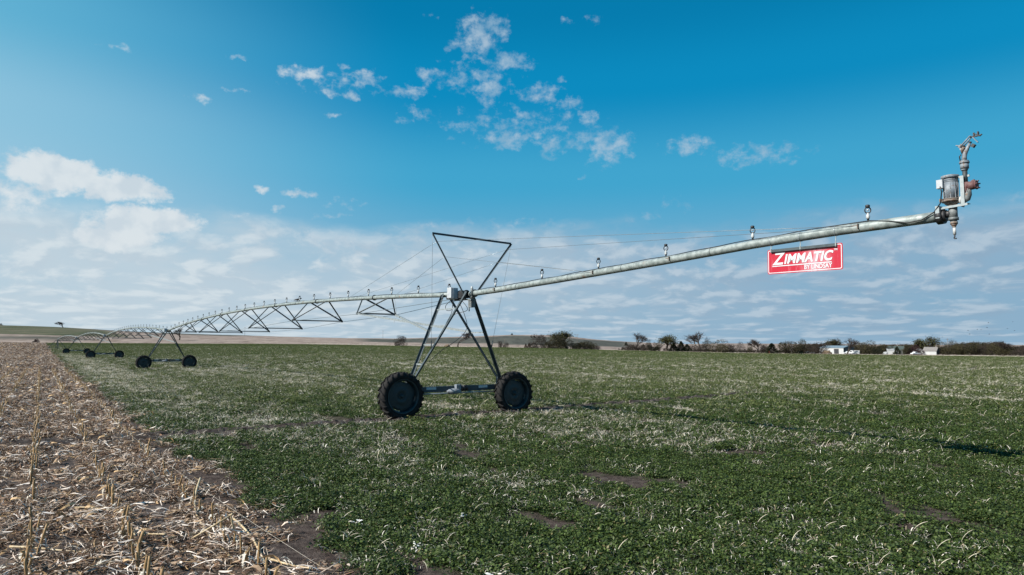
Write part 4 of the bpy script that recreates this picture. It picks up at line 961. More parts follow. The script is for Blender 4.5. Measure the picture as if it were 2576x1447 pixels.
# white husk bunches blown into the crop
def husk(seed):
    out=blades(16,.02,seed,.07,.16,.011,1.2,0,((.80,.78,.72),(.66,.60,.5),(.86,.85,.82))); return fin('corn_husk',out,'litter')
for i,(px,py,lb) in enumerate(((1090,1252,'white corn husk lying on dark crop left of the bare soil track'),(1160,1300,'curled white husk in the crop just right of a bare soil strip'),(905,1318,'ragged white husk lying where the crop thins out near bare soil'),(1055,1372,'loose grey husk lying low among crop near the bottom'),(1248,1447,'dark tan husk on the soil at the bottom middle'),(1960,1415,'small tan husk upright in the crop at the lower right'))):
    x,y=onground(px,py); o=link('corn_husk',husk(i),None,(x,y,gz(x,y)+.03),(0,0,i)); o.scale=(.9,.9,.9); tag(o,lb,'corn husk','white corn husks blown into the crop')
# low electric fence along the field edge
fx,fy=-8.75,14.75
b=MB(); b.tube([(0,0,-.1),(.004,0,.45),(-.006,.0,.86)],.006,6); rod=b.obj('fence_rod','rust_rod'); rod.location=(fx,fy,gz(fx,fy)); tag(rod,'thin rusty rod with a small black insulator standing among the corn stumps','fence rod')
b=MB(); b.box((0,0,.86),(.05,.03,.04)); b.box((.02,0,.87),(.03,.05,.02)); b.obj('insulator','black_plastic',rod)
b=MB(); b.tube([Vector((fx,fy,.86)).lerp(Vector((-1.25,4.6,.80)),t)-Vector((0,0,.10*4*t*(1-t))) for t in np.linspace(0,1,16)],.0009,5); o=b.obj('fence_wire','husk'); tag(o,'thin pale fence wire running from the rusty rod down along the field edge','fence wire')
# ------------------------------------------------------------------ trees, farm and everything beyond the field
def tree_bare(seed,h,spread,twigs,trunk_r=.16,fork=.28,tw=.05,leaf=0):
    g=random.Random(seed); tb=MB(); V=[];F=[];n=0
    tips=[]
    def grow(p,d,L,r,lev):
        k=3; pts=[p];q=p;dd=Vector(d)
        for i in range(k):
            dd=(dd+Vector((g.gauss(0,.16),g.gauss(0,.16),g.gauss(.04,.1)))).normalized(); q=q+dd*(L/k); pts.append(q)
        rs=[r*(1-.45*i/k) for i in range(k+1)]
        if r>.025*h/8: tb.tube(pts,rs,5,caps=False)
        if lev>=2: tips.append((pts,rs))
        if lev>=4: return
        m=g.choice((3,3,4))
        for j in range(m):
            a=g.uniform(0,2*PI); sp=g.uniform(.25,.68)*spread; ax=dd.cross(Vector((math.cos(a),math.sin(a),.2))).normalized()
            nd=(Quaternion(ax,sp)@dd); nd.z=nd.z*.9+.14
            st=pts[g.choice((2,3,3))]; grow(st,nd.normalized(),L*g.uniform(.6,.82),r*.58,lev+1)
    grow(Vector((0,0,-.3)),Vector((g.gauss(0,.08),g.gauss(0,.08),1)),h*fork,trunk_r*h/8,0)
    V=[];F=[];C=[]
    for pts,rs in tips:
        for i in range(len(pts)-1):
            a,b=pts[i],pts[i+1]; s=Vector((g.gauss(0,1),g.gauss(0,1),g.gauss(0,1))).normalized()*tw*.5
            nn=len(V); V+= [a-s,a+s,b+s*.6,b-s*.6]; F.append((nn,nn+1,nn+2,nn+3)); C.append((.045,.034,.029))
        for q in range(twigs):
            p=pts[g.randint(1,3)]; d=(pts[-1]-pts[0]).normalized()+Vector((g.gauss(0,.6),g.gauss(0,.6),g.gauss(.1,.5))); d.normalize(); L=g.uniform(.25,.8)*h/8; e=p+d*L
            s=d.cross(Vector((g.gauss(0,1),g.gauss(0,1),g.gauss(0,1)))).normalized()*tw*.42
            nn=len(V); V+=[p-s,p+s,e+s*.3,e-s*.3]; F.append((nn,nn+1,nn+2,nn+3)); c=g.uniform(.7,1.3); C.append((.052*c,.040*c,.034*c))
        for q in range(leaf):
            p=pts[-1]+Vector((g.gauss(0,.4),g.gauss(0,.4),g.gauss(0,.4))); a=Vector((g.gauss(0,1),g.gauss(0,1),g.gauss(0,1))).normalized()*.13; b=a.cross(Vector((g.gauss(0,1),g.gauss(0,1),1))).normalized()*.10
            nn=len(V); V+=[p-a,p-b,p+a,p+b]; F.append((nn,nn+1,nn+2,nn+3)); c=g.uniform(.5,1.3); C.append((.060*c,.062*c,.026*c))
    V=np.array([tuple(v) for v in V]); F=np.array(F); zmax=V[:,2].max(); V*=h/zmax
    tb.v=[tuple(np.array(v)*h/zmax) for v in tb.v]
    return tb.mesh('trunk','bark'),mesh_np('crown',V,F,'twigs',np.array(C))
def tree_bush(seed,w,h,n,pal,twig=.35):
    g=np.random.default_rng(seed); nb=13
    bc=np.stack([g.uniform(-.30,.30,nb)*w,g.uniform(-.30,.30,nb)*w,np.r_[g.uniform(.12,.25,nb//2),g.uniform(.3,.72,nb-nb//2)]*h],1); br=g.uniform(.15,.26,nb)*w; bh=g.uniform(.2,.32,nb)*h
    k=g.integers(0,nb,n); u=unit(g.normal(0,1,(n,3)))*g.uniform(.45,1.05,(n,1))**.6; c=bc[k]+u*np.stack([br[k],br[k],bh[k]],1); c[:,2]=np.abs(c[:,2])
    V=[];F=[]
    t=g.uniform(0,1,n)<twig
    d=unit(u+g.normal(0,.5,(n,3))+np.array([0,0,.4])); s=unit(np.cross(d,g.normal(0,1,(n,3))))
    L=np.where(t,g.uniform(.4,1.0,n),g.uniform(.10,.26,n))[:,None]; W=np.where(t,.022,g.uniform(.08,.2,n))[:,None]
    P=np.stack([c-d*L*.4-s*W,c-d*L*.4+s*W,c+d*L*.6+s*W*.4,c+d*L*.6-s*W*.4],1).reshape(-1,3); Fq=np.arange(4*n).reshape(-1,4)
    pal=np.array(pal); col=pal[g.integers(0,len(pal),n)]*g.uniform(.3,1.05,(n,1)); P[:,2]=np.maximum(P[:,2],.02)
    tb=MB()
    for j in range(6):
        q=bc[j]; tb.tube([(q[0]*.1,q[1]*.1,-.2),(q[0]*.5,q[1]*.5,q[2]*.5),tuple(q)],[.10*h/5,.07*h/5,.04*h/5],5,caps=False)
    return tb.mesh('trunk','bark'),mesh_np('crown',P,Fq,'twigs',col)
def tree_cedar(seed,w,h,n,pal=((.022,.034,.018),(.035,.045,.024),(.045,.040,.025))):
    g=np.random.default_rng(seed); z=g.uniform(.03,1,n)**1.15; a=g.uniform(0,2*PI,n); lob=1+.28*np.sin(a*3+seed+z*9)+.2*np.sin(z*31+a*2)
    r=w/2*(1-z)**.75*lob*np.sqrt(g.uniform(.25,1,n)); c=np.stack([r*np.cos(a),r*np.sin(a),z*h],1)
    d=unit(np.stack([np.cos(a),np.sin(a),g.uniform(-.2,.9,n)],1)+g.normal(0,.35,(n,3))); s=unit(np.cross(d,g.normal(0,1,(n,3)))); L=g.uniform(.15,.4,n)[:,None]*h/5; W=g.uniform(.05,.12,n)[:,None]*h/5
    P=np.stack([c-d*L*.5-s*W,c-d*L*.5+s*W,c+d*L*.5+s*W*.3,c+d*L*.5-s*W*.3],1).reshape(-1,3); P[:,2]=np.maximum(P[:,2],.02)
    pal=np.array(pal); col=pal[g.integers(0,len(pal),n)]*g.uniform(.6,1.3,(n,1))
    tb=MB(); tb.tube([(0,0,-.2),(0,0,h*.5),(0,0,h*.95)],[.1*h/5,.06*h/5,.02],6,caps=False)
    return tb.mesh('trunk','bark'),mesh_np('crown',P,np.arange(4*n).reshape(-1,4),'twigs',col)
vary('bark',(.045,.034,.028),(.075,.062,.052),5,.9)
OL=[(.062,.056,.026),(.048,.040,.026),(.078,.068,.034)]; BR_=[(.055,.042,.036),(.075,.056,.047),(.042,.036,.027)]; DK=[(.022,.026,.015),(.034,.032,.02)]; MRN=[(.065,.032,.034),(.05,.028,.028)]; GY=[(.13,.112,.10),(.09,.08,.072)]
KIND={'oak':[tree_bare(1,10,1.0,7,.20,.26),tree_bare(2,10,1.15,6,.18,.24),tree_bare(3,10,1.05,9,.19,.22)],
 'olive':[tree_bare(4,10,.95,5,.20,.2,leaf=8),tree_bare(5,10,1.05,4,.2,.2,leaf=10)],
 'bush':[tree_bush(10,10,7,4200,OL),tree_bush(11,9,7,3800,OL+DK),tree_bush(12,11,7,4400,OL,.45)],
 'brush':[tree_bush(20,9,6,3000,BR_,.8),tree_bush(21,8,6,2800,BR_,.85)],
 'dark':[tree_bush(30,8,6,4200,DK,.15),tree_bush(31,9,6,4200,DK+OL,.2)],
 'maroon':[tree_bush(40,9,6,3500,MRN,.5)],
 'grey':[tree_bush(50,8,9,2600,GY,.9)],
 'cedar':[tree_cedar(60,4.4,7,2200),tree_cedar(61,5.2,7,2600),tree_cedar(62,3.6,7,1800)],
 'redcedar':[tree_cedar(63,3.6,6,1500,((.09,.045,.028),(.05,.04,.025)))]}
# native width and height of each kind's meshes
def ext(m): 
    v=np.empty(len(m.vertices)*3); m.vertices.foreach_get('co',v); v=v.reshape(-1,3); q=np.percentile(np.r_[v[:,0],v[:,1]],(3,97)); return q[1]-q[0],np.percentile(v[:,2],98.5)
EXT={k:[ext(t[1]) for t in L] for k,L in KIND.items()}
NAMES=dict(oak='bare_tree',olive='budding_tree',bush='shrub',brush='bare_shrub',dark='dark_shrub',maroon='maroon_shrub',grey='pale_bare_tree',cedar='cedar_tree',redcedar='cedar_tree')
CATS=dict(oak='tree',olive='tree',bush='shrub',brush='shrub',dark='shrub',maroon='shrub',grey='tree',cedar='tree',redcedar='tree')
cnt={}
def spot(px,py,Y): x=(px-1288)/1717*1.0; return x*Y
def tree(kind,s,Y,w,h,label,group=None,dz=0.,vi=None):
    """s: bearing X/Y; w,h in metres"""
    i=cnt.get(kind,0); cnt[kind]=i+1; L=KIND[kind]; i=(i if vi is None else vi)%len(L); tm,cm=L[i]; ew,eh=EXT[kind][i]; X=s*Y
    t=empty(NAMES[kind],(X,Y,gz(X,Y)+dz),random.uniform(0,6.28),label=label,cat=CATS[kind],group=group)
    t.scale=(w/ew,w/ew,h/eh)
    link('trunk',tm,t); link('crown',cm,t); return t
GB='trees and shrubs along the far edge of the field'; GH='small trees on the distant hills'
TREES=[
 ('redcedar', 0.0202, 440, 1.71, 2.5, -0.22, 'small reddish cedar, the left one of a pair beside the big shrub clump', 'B'),
 ('redcedar', 0.025, 440, 2.23, 2.89, -0.21, 'small reddish cedar with a pointed top touching the big shrub clump', 'B'),
 ('brush', 0.0411, 445, 9.97, 7.84, -0.36, 'bare twiggy shrub at the left end of the big clump on the field edge', 'B'),
 ('bush', 0.0597, 443, 11.25, 6.22, -0.59, 'low olive shrub in the middle of the big clump on the field edge', 'B'),
 ('olive', 0.0805, 445, 13.95, 10.1, -0.72, 'tallest olive brown tree in the big clump in front of the hill', 'B'),
 ('bush', 0.0708, 438, 9.81, 7.13, -0.68, 'rounded brown shrub under the tallest tree of the big clump', 'B'),
 ('dark', 0.0939, 440, 7.88, 4.86, -0.67, 'dark shrub at the right foot of the tallest tree in the clump', 'B'),
 ('dark', 0.1102, 438, 7.85, 4.64, -0.97, 'dark green shrub at the right end of the big clump', 'B'),
 ('bush', 0.1184, 440, 4.6, 3.48, -0.91, 'small olive shrub just right of the dark green shrub', 'B'),
 ('brush', 0.1261, 440, 3.29, 2.43, -1.17, 'low grey brush at the far right tip of the big clump', 'B'),
 ('brush', 0.1727, 440, 5.91, 3.42, -1.12, 'pale brush at the foot of the round bare tree', 'B'),
 ('oak', 0.1823, 440, 10.84, 10.58, -1.51, 'round crowned bare tree standing apart right of the hill', 'B'),
 ('brush', 0.1764, 436, 6.51, 3.58, -1.48, 'brown brush left of the trunk of the round bare tree', 'B'),
 ('brush', 0.1905, 436, 6.84, 3.39, -1.6, 'brown brush right of the trunk of the round bare tree', 'B'),
 ('cedar', 0.1668, 700, 2.72, 3.45, 2.27, 'tiny dark cedar on the skyline left of the round bare tree', 'B'),
 ('cedar', 0.1918, 520, 3.57, 3.65, 0.59, 'small dark cedar peeping out behind the round bare tree', 'B'),
 ('bush', 0.2009, 450, 4.03, 5.24, -1.71, 'small olive shrub left of the budding wide tree', 'B'),
 ('dark', 0.2069, 430, 4.49, 3.27, -1.72, 'low dark shrub in front of the small olive shrub', 'B'),
 ('bush', 0.2136, 460, 4.12, 5.08, -1.51, 'yellowish shrub behind the left side of the wide tree', 'B'),
 ('olive', 0.2257, 436, 12.37, 8.85, -2.08, 'wide fan shaped tree with first green buds', 'B'),
 ('cedar', 0.2361, 430, 4.62, 4.88, -2.01, 'dark cedar against the right side of the fan shaped tree', 'B'),
 ('cedar', 0.247, 432, 4.52, 5.93, -2.02, 'tall pointed dark cedar, the middle one of three', 'B'),
 ('cedar', 0.2555, 430, 4.88, 4.37, -2.0, 'broad dark cedar left of the big leaning bare tree', 'B'),
 ('brush', 0.2638, 430, 4.49, 3.72, -1.99, 'reddish brush between the dark cedars and the big bare tree', 'B'),
 ('oak', 0.276, 434, 13.29, 11.79, -2.15, 'largest bare tree with wide open limbs rising over the tree line', 'B'),
 ('grey', 0.2846, 445, 4.39, 8.77, -1.59, 'thin pale bare tree just right of the largest bare tree', 'B'),
 ('brush', 0.2789, 428, 7.03, 4.28, -2.21, 'tangled brush at the foot of the largest bare tree', 'B'),
 ('bush', 0.3015, 425, 12.69, 6.73, -2.79, 'big rounded olive shrub right of the largest bare tree', 'B'),
 ('brush', 0.322, 425, 6.03, 4.7, -2.77, 'dark brush between the rounded olive shrub and the grey tree', 'B'),
 ('grey', 0.3347, 420, 5.64, 6.27, -2.7, 'grey bare tree with a flat top in the middle of the tree line', 'B'),
 ('bush', 0.3481, 440, 2.89, 3.94, -1.49, 'narrow olive shrub left of the leaning bare tree', 'B'),
 ('oak', 0.3604, 415, 10.22, 7.75, -2.99, 'low crooked bare tree with a pale leaning trunk', 'B'),
 ('brush', 0.3681, 418, 4.99, 4.87, -3.02, 'brown brush under the crooked bare tree', 'B'),
 ('cedar', 0.3792, 405, 5.72, 5.42, -2.89, 'dark cedar right of the crooked bare tree', 'B'),
 ('brush', 0.3671, 410, 4.88, 3.84, -2.84, 'dark brush left of the dark cedar near the red post', 'B'),
 ('dark', 0.4055, 400, 9.52, 6.25, -2.81, 'large dark shrub left of the parked farm equipment', 'B'),
 ('bush', 0.4211, 402, 7.17, 7.06, -2.82, 'dark olive tree joined to the large dark shrub', 'B'),
 ('brush', 0.4366, 400, 5.65, 4.16, -2.9, 'thin brush behind the farm equipment', 'B'),
 ('brush', 0.4522, 405, 6.93, 5.42, -2.71, 'bare brown thicket left of the white barn', 'B'),
 ('olive', 0.4692, 440, 9.82, 7.85, -2.93, 'feathery tree rising behind the white barn roof on the left', 'B'),
 ('grey', 0.4759, 450, 6.02, 8.9, -3.04, 'pale bare tree rising behind the middle of the barn roof', 'B'),
 ('oak', 0.4892, 392, 8.16, 8.63, -3.22, 'dark bare tree standing in front of the white barn', 'B'),
 ('bush', 0.5063, 430, 8.31, 5.95, -2.78, 'olive tree behind the dark end of the barn', 'B'),
 ('bush', 0.5225, 400, 10.71, 6.43, -2.89, 'broad olive brown tree right of the barn', 'B'),
 ('dark', 0.5321, 392, 4.08, 4.2, -2.84, 'dark cedar like shrub right of the broad olive brown tree', 'B'),
 ('bush', 0.541, 415, 7.41, 5.12, -3.07, 'low brown thicket between the barn trees and the house', 'B'),
 ('grey', 0.5583, 450, 8.7, 5.09, -1.31, 'pale bare tree behind the white house', 'B'),
 ('cedar', 0.5622, 386, 3.21, 4.25, -2.85, 'small reddish cedar in front of the white house', 'B'),
 ('brush', 0.5692, 445, 7.28, 5.63, -2.9, 'bare thicket behind the right side of the house', 'B'),
 ('dark', 0.5746, 395, 4.11, 5.17, -2.84, 'dark cedar at the right corner of the white house', 'B'),
 ('cedar', 0.5842, 430, 2.17, 4.86, -1.13, 'cedar with a narrow black tip above the maroon shrub', 'B'),
 ('maroon', 0.5862, 400, 7.73, 4.46, -2.84, 'maroon twiggy shrub between the house and the pickup', 'B'),
 ('brush', 0.601, 430, 8.31, 6.84, -2.7, 'bare thicket behind the white garage', 'B'),
 ('olive', 0.6188, 415, 11.73, 9.07, -3.0, 'tallest tree on the right, standing behind the grey roofed shed', 'B'),
 ('grey', 0.6454, 430, 9.59, 7.99, -2.98, 'pale bare tree right of the tallest tree', 'B'),
 ('bush', 0.6365, 395, 8.81, 6.4, -2.79, 'brown tree just right of the shed', 'B'),
 ('bush', 0.6558, 395, 7.05, 5.52, -2.78, 'dense brown thicket below the pale bare tree', 'B'),
 ('bush', 0.6713, 390, 8.7, 6.15, -2.7, 'green brown tree in the middle of the right thicket', 'B'),
 ('brush', 0.6883, 388, 6.92, 4.96, -2.66, 'low brown thicket right of the green brown tree', 'B'),
 ('bush', 0.7091, 380, 8.48, 5.71, -2.6, 'dark olive tree left of the last bare tree', 'B'),
 ('oak', 0.7254, 378, 8.43, 7.14, -2.57, 'last bare tree before the right edge of the view', 'B'),
 ('bush', 0.7224, 374, 7.23, 4.45, -2.52, 'brown undergrowth below the last bare tree', 'B'),
 ('brush', 0.7342, 360, 4.82, 2.68, -2.49, 'reddish brown mound shaped bush near the right edge', 'B'),
 ('brush', 0.7446, 370, 4.95, 3.8, -2.39, 'thin brush at the right edge of the view', 'B'),
 ('oak', -0.6567, 735, 11.63, 5.63, 18.36, 'lone bare tree on the crest of the green hill', 'H'),
 ('brush', -0.7475, 745, 2.83, 2.26, 21.27, 'dark rounded tree on the skyline at the far left', 'H'),
 ('maroon', -0.6939, 432, 2.46, 2.08, 2.93, 'dark reddish shrub by the far end of the stubble', 'H'),
 ('dark', -0.6989, 430, 0.93, 0.95, 2.87, 'tiny dark shrub left of the dark reddish shrub', 'H'),
 ('oak', -0.4859, 520, 8.29, 8.18, 7.36, 'bare tree behind the second wheeled tower', 'H'),
 ('oak', -0.0784, 455, 9.21, 10.02, -0.05, 'twin stemmed bare tree seen between the legs of the nearest tower', 'H'),
 ('brush', -0.1612, 470, 6.85, 6.09, 0.32, 'thin bare shrub in front of the dark hill', 'H'),
 ('brush', -0.016, 455, 3.24, 3.61, -0.14, 'small bare shrub just right of the nearest tower', 'H'),
 ('brush', -0.0079, 452, 3.51, 2.93, -0.12, 'low bare shrub, second right of the nearest tower', 'H'),
 ('cedar', 0.0001, 800, 1.81, 2.07, 11.98, 'tiny dark bush alone on the hill crest', 'H'),
 ('dark', 0.0284, 700, 1.59, 1.81, 8.77, 'small dark bush on the hillside, left of a pair', 'H'),
 ('dark', 0.0329, 700, 2.04, 2.04, 8.55, 'small dark bush on the hillside, right of a pair', 'H'),
]

for k,s,Y,w,h,zbase,lb,g in TREES:
    X=s*Y; t=tree(k,s,Y,w*(1. if k in('oak','grey','redcedar') else 1.1),h*(1.04 if k in('oak','grey') else 1.1),lb,GB if g=='B' else GH)
    zg=gz(X,Y)
    if abs(zbase-zg)>.8: print('TREEZ',round(s,3),Y,"want",zbase,'ground',round(zg,2),lb[:40])
# thicket behind and between the named trees: nobody could count it
clT=coll_of('thicket_clump',[tree_bush(70+i,5,3.2,1300,(BR_+OL,BR_,OL+DK,DK+BR_)[i],.6)[1] for i in range(4)])
n=900; S_=rng.uniform(.155,.80,n); k_=(S_>.43)|(rng.uniform(0,1,n)<.22); S_=S_[k_]; Y_=rng.uniform(0,1,len(S_))*45+np.interp(S_,[.15,.3,.45,.6,.8],[442,428,425,415,400])
hs=np.where(S_>.43,rng.uniform(.8,2.3,len(S_))*(.6+.8*fbm(S_*40,S_*0,5,2)),rng.uniform(.3,.8,len(S_)))
scatter('thicket',np.stack([S_*Y_,Y_],1),clT,hs,'twigs','brown leafless thicket filling the gaps between the farm trees along the right horizon','thicket',tilt=.03)
# tall bleached grass on the verge at the field edge
n=5200; S_=rng.uniform(-.30,.82,n); Y_=np.interp(S_,TS,Ye)+rng.uniform(.5,22,n)
scatter('verge_grass',np.stack([S_*Y_,Y_],1),clB,rng.uniform(2.2,3.8,n),'dry_blade','tall bleached grass fringing the far edge of the green field','verge grass',tilt=.08)
# ---- farm
vary('white_siding',(.52,.53,.53),(.44,.45,.45),.4,.6,0,3,stretch=(1,1,1)); vary('shaded_teal',(.045,.075,.085),(.06,.09,.10),.5,.5); vary('roof_blue',(.16,.22,.26),(.20,.26,.30),.6,.5)  # the teal puts the shade on the barn's end wall into its colour
vary('shingle',(.16,.15,.14),(.24,.22,.21),2,.9); vary('shingle_green',(.045,.065,.06),(.07,.09,.08),2,.9); vary('window_glass',(.03,.04,.05),(.05,.06,.07),1,.2); vary('door_dark',(.02,.022,.025),(.04,.04,.045),1,.7)
vary('car_white',(.70,.71,.72),(.62,.63,.64),1,.35); vary('wood_post',(.13,.10,.08),(.2,.17,.14),3,.9); vary('red_paint',(.45,.05,.03),(.35,.04,.03),2,.5); vary('hay',(.10,.07,.05),(.2,.14,.08),4,.95); vary('bird_feather',(.015,.015,.017),(.03,.03,.03),10,.7); vary('green_paint',(.05,.12,.06),(.04,.09,.05),2,.5)
def gable(name,s,Y,L,W,hw,hr,rz,mw,mg,mr,label,cat,door=None,wins=(),over=.3):
    """L along local x, W along local y; ridge along x"""
    X=s*Y; t=empty(name,(X,Y,gz(X,Y)),rz,label=label,cat=cat)
    b=MB(); b.add([(-L/2,-W/2,-.6),(L/2,-W/2,-.6),(L/2,W/2,-.6),(-L/2,W/2,-.6),(-L/2,-W/2,hw),(L/2,-W/2,hw),(L/2,W/2,hw),(-L/2,W/2,hw)],[(0,1,5,4),(2,3,7,6)])
    b.obj('wall',mw,t)
    for sx in(-1,1): b=MB(); x=sx*L/2; b.add([(x,-W/2,-.6),(x,W/2,-.6),(x,W/2,hw),(x,0,hw+hr),(x,-W/2,hw)],[(0,1,2,3,4)]); b.obj('gable_wall',mg,t)
    b=MB(); 
    for sy in(-1,1):
        e=over; k=hr/(W/2); y0=sy*(W/2+e); z0=hw-k*e
        b.add([(-L/2-e,y0,z0+.02),(L/2+e,y0,z0+.02),(L/2+e,0,hw+hr+.02),(-L/2-e,0,hw+hr+.02),(-L/2-e,y0,z0+.17),(L/2+e,y0,z0+.17),(L/2+e,0,hw+hr+.17),(-L/2-e,0,hw+hr+.17)],[(0,1,2,3),(7,6,5,4),(0,4,5,1),(1,5,6,2),(3,7,4,0)])
    b.obj('roof',mr,t)
    if door:
        kind,x,w,h=door
        b=MB(); 
        if kind=='end': b.box((L/2+.04,x,h/2),(.08,w,h))
        else: b.box((x,-W/2-.04,h/2),(w,.08,h))
        b.obj('door','door_dark',t)
    for (x,z,w,h) in wins:
        b=MB(); b.box((x,-W/2-.03,z),(w+.16,.06,h+.16)); f=b.obj('window_frame','white_siding',t)
        b=MB(); b.box((x,-W/2-.07,z),(w,.04,h)); b.obj('pane','window_glass',f)
    return t
gable('barn',.474,418,16.5,10.,3.6,1.2,-R(62),'white_siding','shaded_teal','roof_blue','long low white barn with a shaded dark teal end wall and blue grey roof','barn',door=('side',3.5,3.2,3.0),wins=((-5,1.8,1,.9),))
h=gable('farmhouse',.560,415,8.6,6.6,2.7,2.1,-R(20),'white_siding','white_siding','shingle_green','small white farmhouse with a steep green grey roof','house',door=('side',-1.,.9,2.0),wins=((1.6,1.5,.9,1.0),(-3,1.5,.8,1.)))
b=MB(); b.box((1.2,.6,4.9),(.5,.5,1.2)); b.obj('chimney','shingle',h)
b=MB(); b.box((-3.4,-4.4,1.1),(4.0,2.2,2.3)); b.add([(-5.6,-5.7,2.25),(-1.2,-5.7,2.25),(-1.2,-3.1,3.4),(-5.6,-3.1,3.4)],[(0,1,2,3)]); b.obj('porch','white_siding',h)
gable('shed',.612,400,6.8,5.6,2.3,2.0,-R(48),'white_siding','shaded_teal','shingle','white shed with a grey shingle roof and a dark open end','shed',door=('end',.3,2.4,2.1))
gable('garage',.594,406,5.2,5.0,2.2,1.3,R(70),'white_siding','white_siding','shingle','small white gabled garage behind the pickup','garage')
def vehicle(s,Y,rz,label,kind='pickup',cat='pickup truck',col='car_white'):
    X=s*Y; t=empty('parked_'+kind,(X,Y,gz(X,Y)),rz,label=label,cat=cat); b=MB()
    if kind=='pickup':
        prof=[(-2.7,.45),(-2.75,1.05),(-.7,1.08),(-.5,1.75),(.75,1.78),(1.35,1.15),(2.55,1.02),(2.7,.5)]
    else: prof=[(-3.1,.45),(-3.15,2.35),(1.6,2.4),(2.1,1.6),(2.9,1.4),(3.0,.5)]
    n=len(prof); b.add([(x,-.92,z) for x,z in prof]+[(x,.92,z) for x,z in prof],[tuple(range(n)),tuple(range(n,2*n))[::-1]]+[(i,i+n,(i+1)%n+n,(i+1)%n) for i in range(n)]); bo=b.obj('body',col,t,bevel=.05)
    b=MB(); w=((-.35,1.15,.9,.48) if kind=='pickup' else (.9,1.5,1.0,.6)); 
    for sy in(-1,1): b.box((w[0]+.45,sy*.925,w[1]+.3),(w[2],.02,w[3]))
    b.obj('window','window_glass',t)
    for x in(-1.75,1.75):
        for sy in(-1,1): b=MB(); b.lathe((x,sy*.75,.36),(0,sy,0),[(0,.36),(.2,.36),(.21,.2),(.21,.001)],18); b.obj('wheel','tyre_rubber',t)
    return t
vehicle(.5885,392,R(195),'white pickup truck parked in front of the white garage')
vehicle(.4985,394,R(150),'white van parked at the foot of the dark bare tree by the barn','van','van')
vehicle(.4905,398,R(170),'white pickup truck half hidden behind the bare tree at the barn')
vehicle(.418,402,R(170),'green and white farm truck left of the barn',col='green_paint')
vehicle(.4345,402,R(185),'small white car body standing left of the barn wall','pickup','pickup truck')
def lump(name,s,Y,w,h,d,mat,label,cat,sharp=0):
    X=s*Y; g=random.Random(int(s*1e4)+int(Y)); bm=bmesh.new(); bmesh.ops.create_icosphere(bm,subdivisions=3,radius=.5)
    for v in bm.verts:
        k=1+.22*(vnoise(v.co.x*4+9,v.co.y*4+v.co.z*5,3)-.5)*2; v.co=Vector((v.co.x*w*k,v.co.y*d*k,max(v.co.z+.18,0)*h*1.47*k))
    me=bpy.data.meshes.new(name); bm.to_mesh(me); bm.free(); me.materials.append(MAT[mat]); o=link(name,me,None,(X,Y,gz(X,Y)-.05)); return tag(o,label,cat)
lump('brush_pile',.459,404,5.6,2.0,3,'hay','low dark brush pile against the white barn wall','brush pile')
lump('hay_bale',-.0945,452,3.4,1.5,2.2,'hay','dark weathered hay bale lying on the field edge behind the nearest tower','hay bale')
lump('tarp_heap',.5445,405,2.6,1.5,2,'white_siding','small white tarpaulin heap left of the farmhouse','tarpaulin')
# red post
for s,Y,hh,w,mat,nm,lb,ct in((.376,404,1.5,.9,'red_paint','red_drum','small red drum beside the crooked bare tree','drum'),):
    X=s*Y; b=MB(); b.lathe((0,0,-.1),(0,0,1),[(0,w*.5),(.5*hh,w*.52),(.5*hh,w*.48),(hh,w*.5),(hh,.001)],14); o=b.obj(nm,mat); o.location=(X,Y,gz(X,Y)); tag(o,lb,ct)
# utility poles
def pole(s,Y,h,label,arm=True,r=.14,mat='wood_post'):
    X=s*Y; b=MB(); b.tube([(0,0,-.4),(0,0,h)],[r,r*.7],8)
    t=b.obj('utility_pole',mat); t.location=(X,Y,gz(X,Y)); tag(t,label,'utility pole','utility poles beyond the field')
    if arm: b=MB(); b.box((0,0,h-.5),(2.2,.14,.16)); b.obj('crossarm',mat,t)
for a in((-.1885,760,8.6,'thin utility pole on the hill left of the dark slope'),(-.0105,470,5.4,'short pole between the legs of the nearest tower'),(.0955,470,10.,'pale utility pole right of the big shrub clump'),(.6365,400,9.5,'grey utility pole beside the white shed'),(-.3905,760,9.0,'utility pole on the hill below the first long span')): pole(*a)
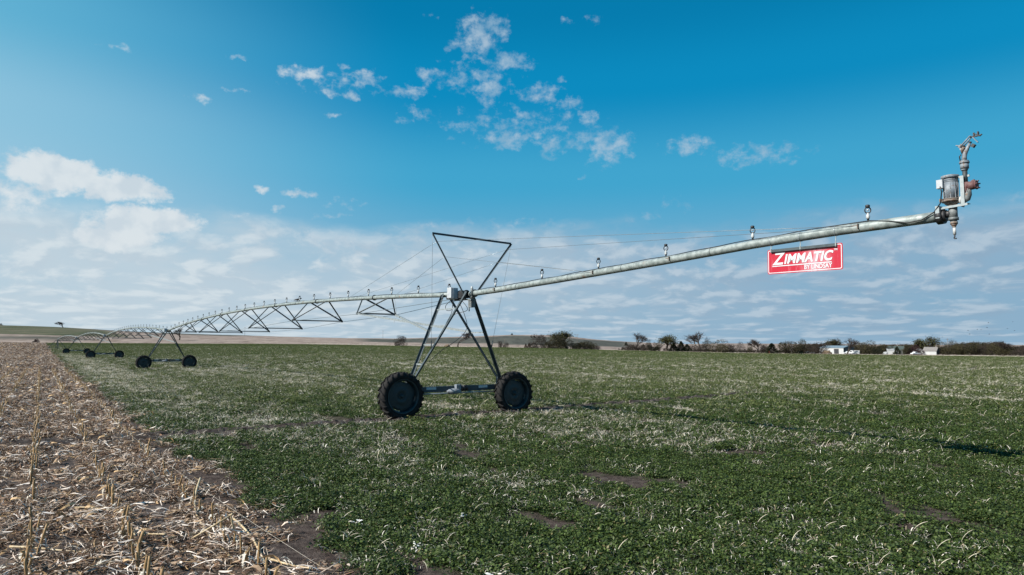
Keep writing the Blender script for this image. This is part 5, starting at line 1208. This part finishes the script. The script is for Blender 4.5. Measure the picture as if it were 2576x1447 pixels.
# fence posts along the verge
FP=[(.02,447),(.035,446),(.052,445),(.068,443),(.115,438),(.175,430),(.19,429),(.205,428),(.225,426),(.26,420),(.30,412),(.5935,372),(.668,352),(.685,350),(.715,345),(.738,342)]
me=None
for i,(s,Y) in enumerate(FP):
    X=s*Y
    if me is None:
        b=MB(); b.tube([(0,0,-.3),(.01,0,1.5)],[.085,.07],7); b.box((0,0,1.35),(.16,.05,.05)); me=b.mesh('fence_post','wood_post')
    o=link('fence_post',me,None,(X,Y,gz(X,Y)),(random.gauss(0,.04),random.gauss(0,.04),0)); o.scale.z=random.uniform(.8,1.15)
    tag(o,'thin weathered post in the pale grass along the far edge of the field','fence post','fence posts along the far field edge')
# birds
def bird_mesh(flap):
    b=MB(); b.tube([(-.16,0,0),(-.10,0,.005),(0,0,.01),(.09,0,.015),(.13,0,.03),(.17,0,.03)],[.008,.025,.042,.035,.022,.006],8)
    for s in(-1,1): b.add([(.06,s*.02,.02),(-.06,s*.02,.015),(-.09,s*.20,.02+flap),(.02,s*.22,.03+flap),(-.10,s*.38,.01+flap*.6)],[(0,1,2,3),(3,2,4)])
    b.add([(-.14,-.01,0),(-.14,.01,0),(-.25,.035,.0),(-.25,-.035,0)],[(0,1,2,3)]); return b.mesh('bird','bird_feather')
BM=bird_mesh(.08)
b=MB(); b.tube([(-.13,0,.03),(-.08,0,.045),(0,0,.055),(.06,0,.065),(.085,0,.09),(.115,0,.10),(.14,0,.098)],[.007,.02,.036,.03,.02,.018,.003],8); b.add([(-.10,-.012,.04),(-.10,.012,.04),(-.21,.02,.02),(-.21,-.02,.02)],[(0,1,2,3)])
a,c,L,ang=span_frame(0)
o=b.obj('perched_bird','bird_feather'); p=sp0(16.35,0,.10); o.location=p; o.rotation_euler=(0,0,.2); o.scale=(1.5,1.5,1.5); tag(o,'dark bird perched on the arched pipe among the sprinklers','bird')
b=MB(); b.tube([(0,.015,.03),(0,.015,-.03)],.004,5); b.tube([(0,-.015,.03),(0,-.015,-.03)],.004,5); b.obj('leg','bird_feather',o)
BIRDS= [(198.8, 285.0, 11.5), (219.3, 299.0, 12.4), (176.6, 254.0, 8.7), (174.3, 254.0, 7.9), (205.6, 302.0, 9.1), (176.8, 265.0, 7.8), (167.3, 250.0, 6.2), (196.1, 281.0, 6.7), (198.6, 274.0, 8.9), (208.8, 284.0, 8.2)]

for i,(x,y,z) in enumerate(BIRDS):
    o=link('bird',BM,None,(x,y,z),(random.uniform(-.3,.3),0,random.uniform(-.6,.6))); o.scale=(1.5,1.5,1.5)
    tag(o,'tiny dark bird flying low over the trees at the right','bird','distant flock of birds over the right tree line')
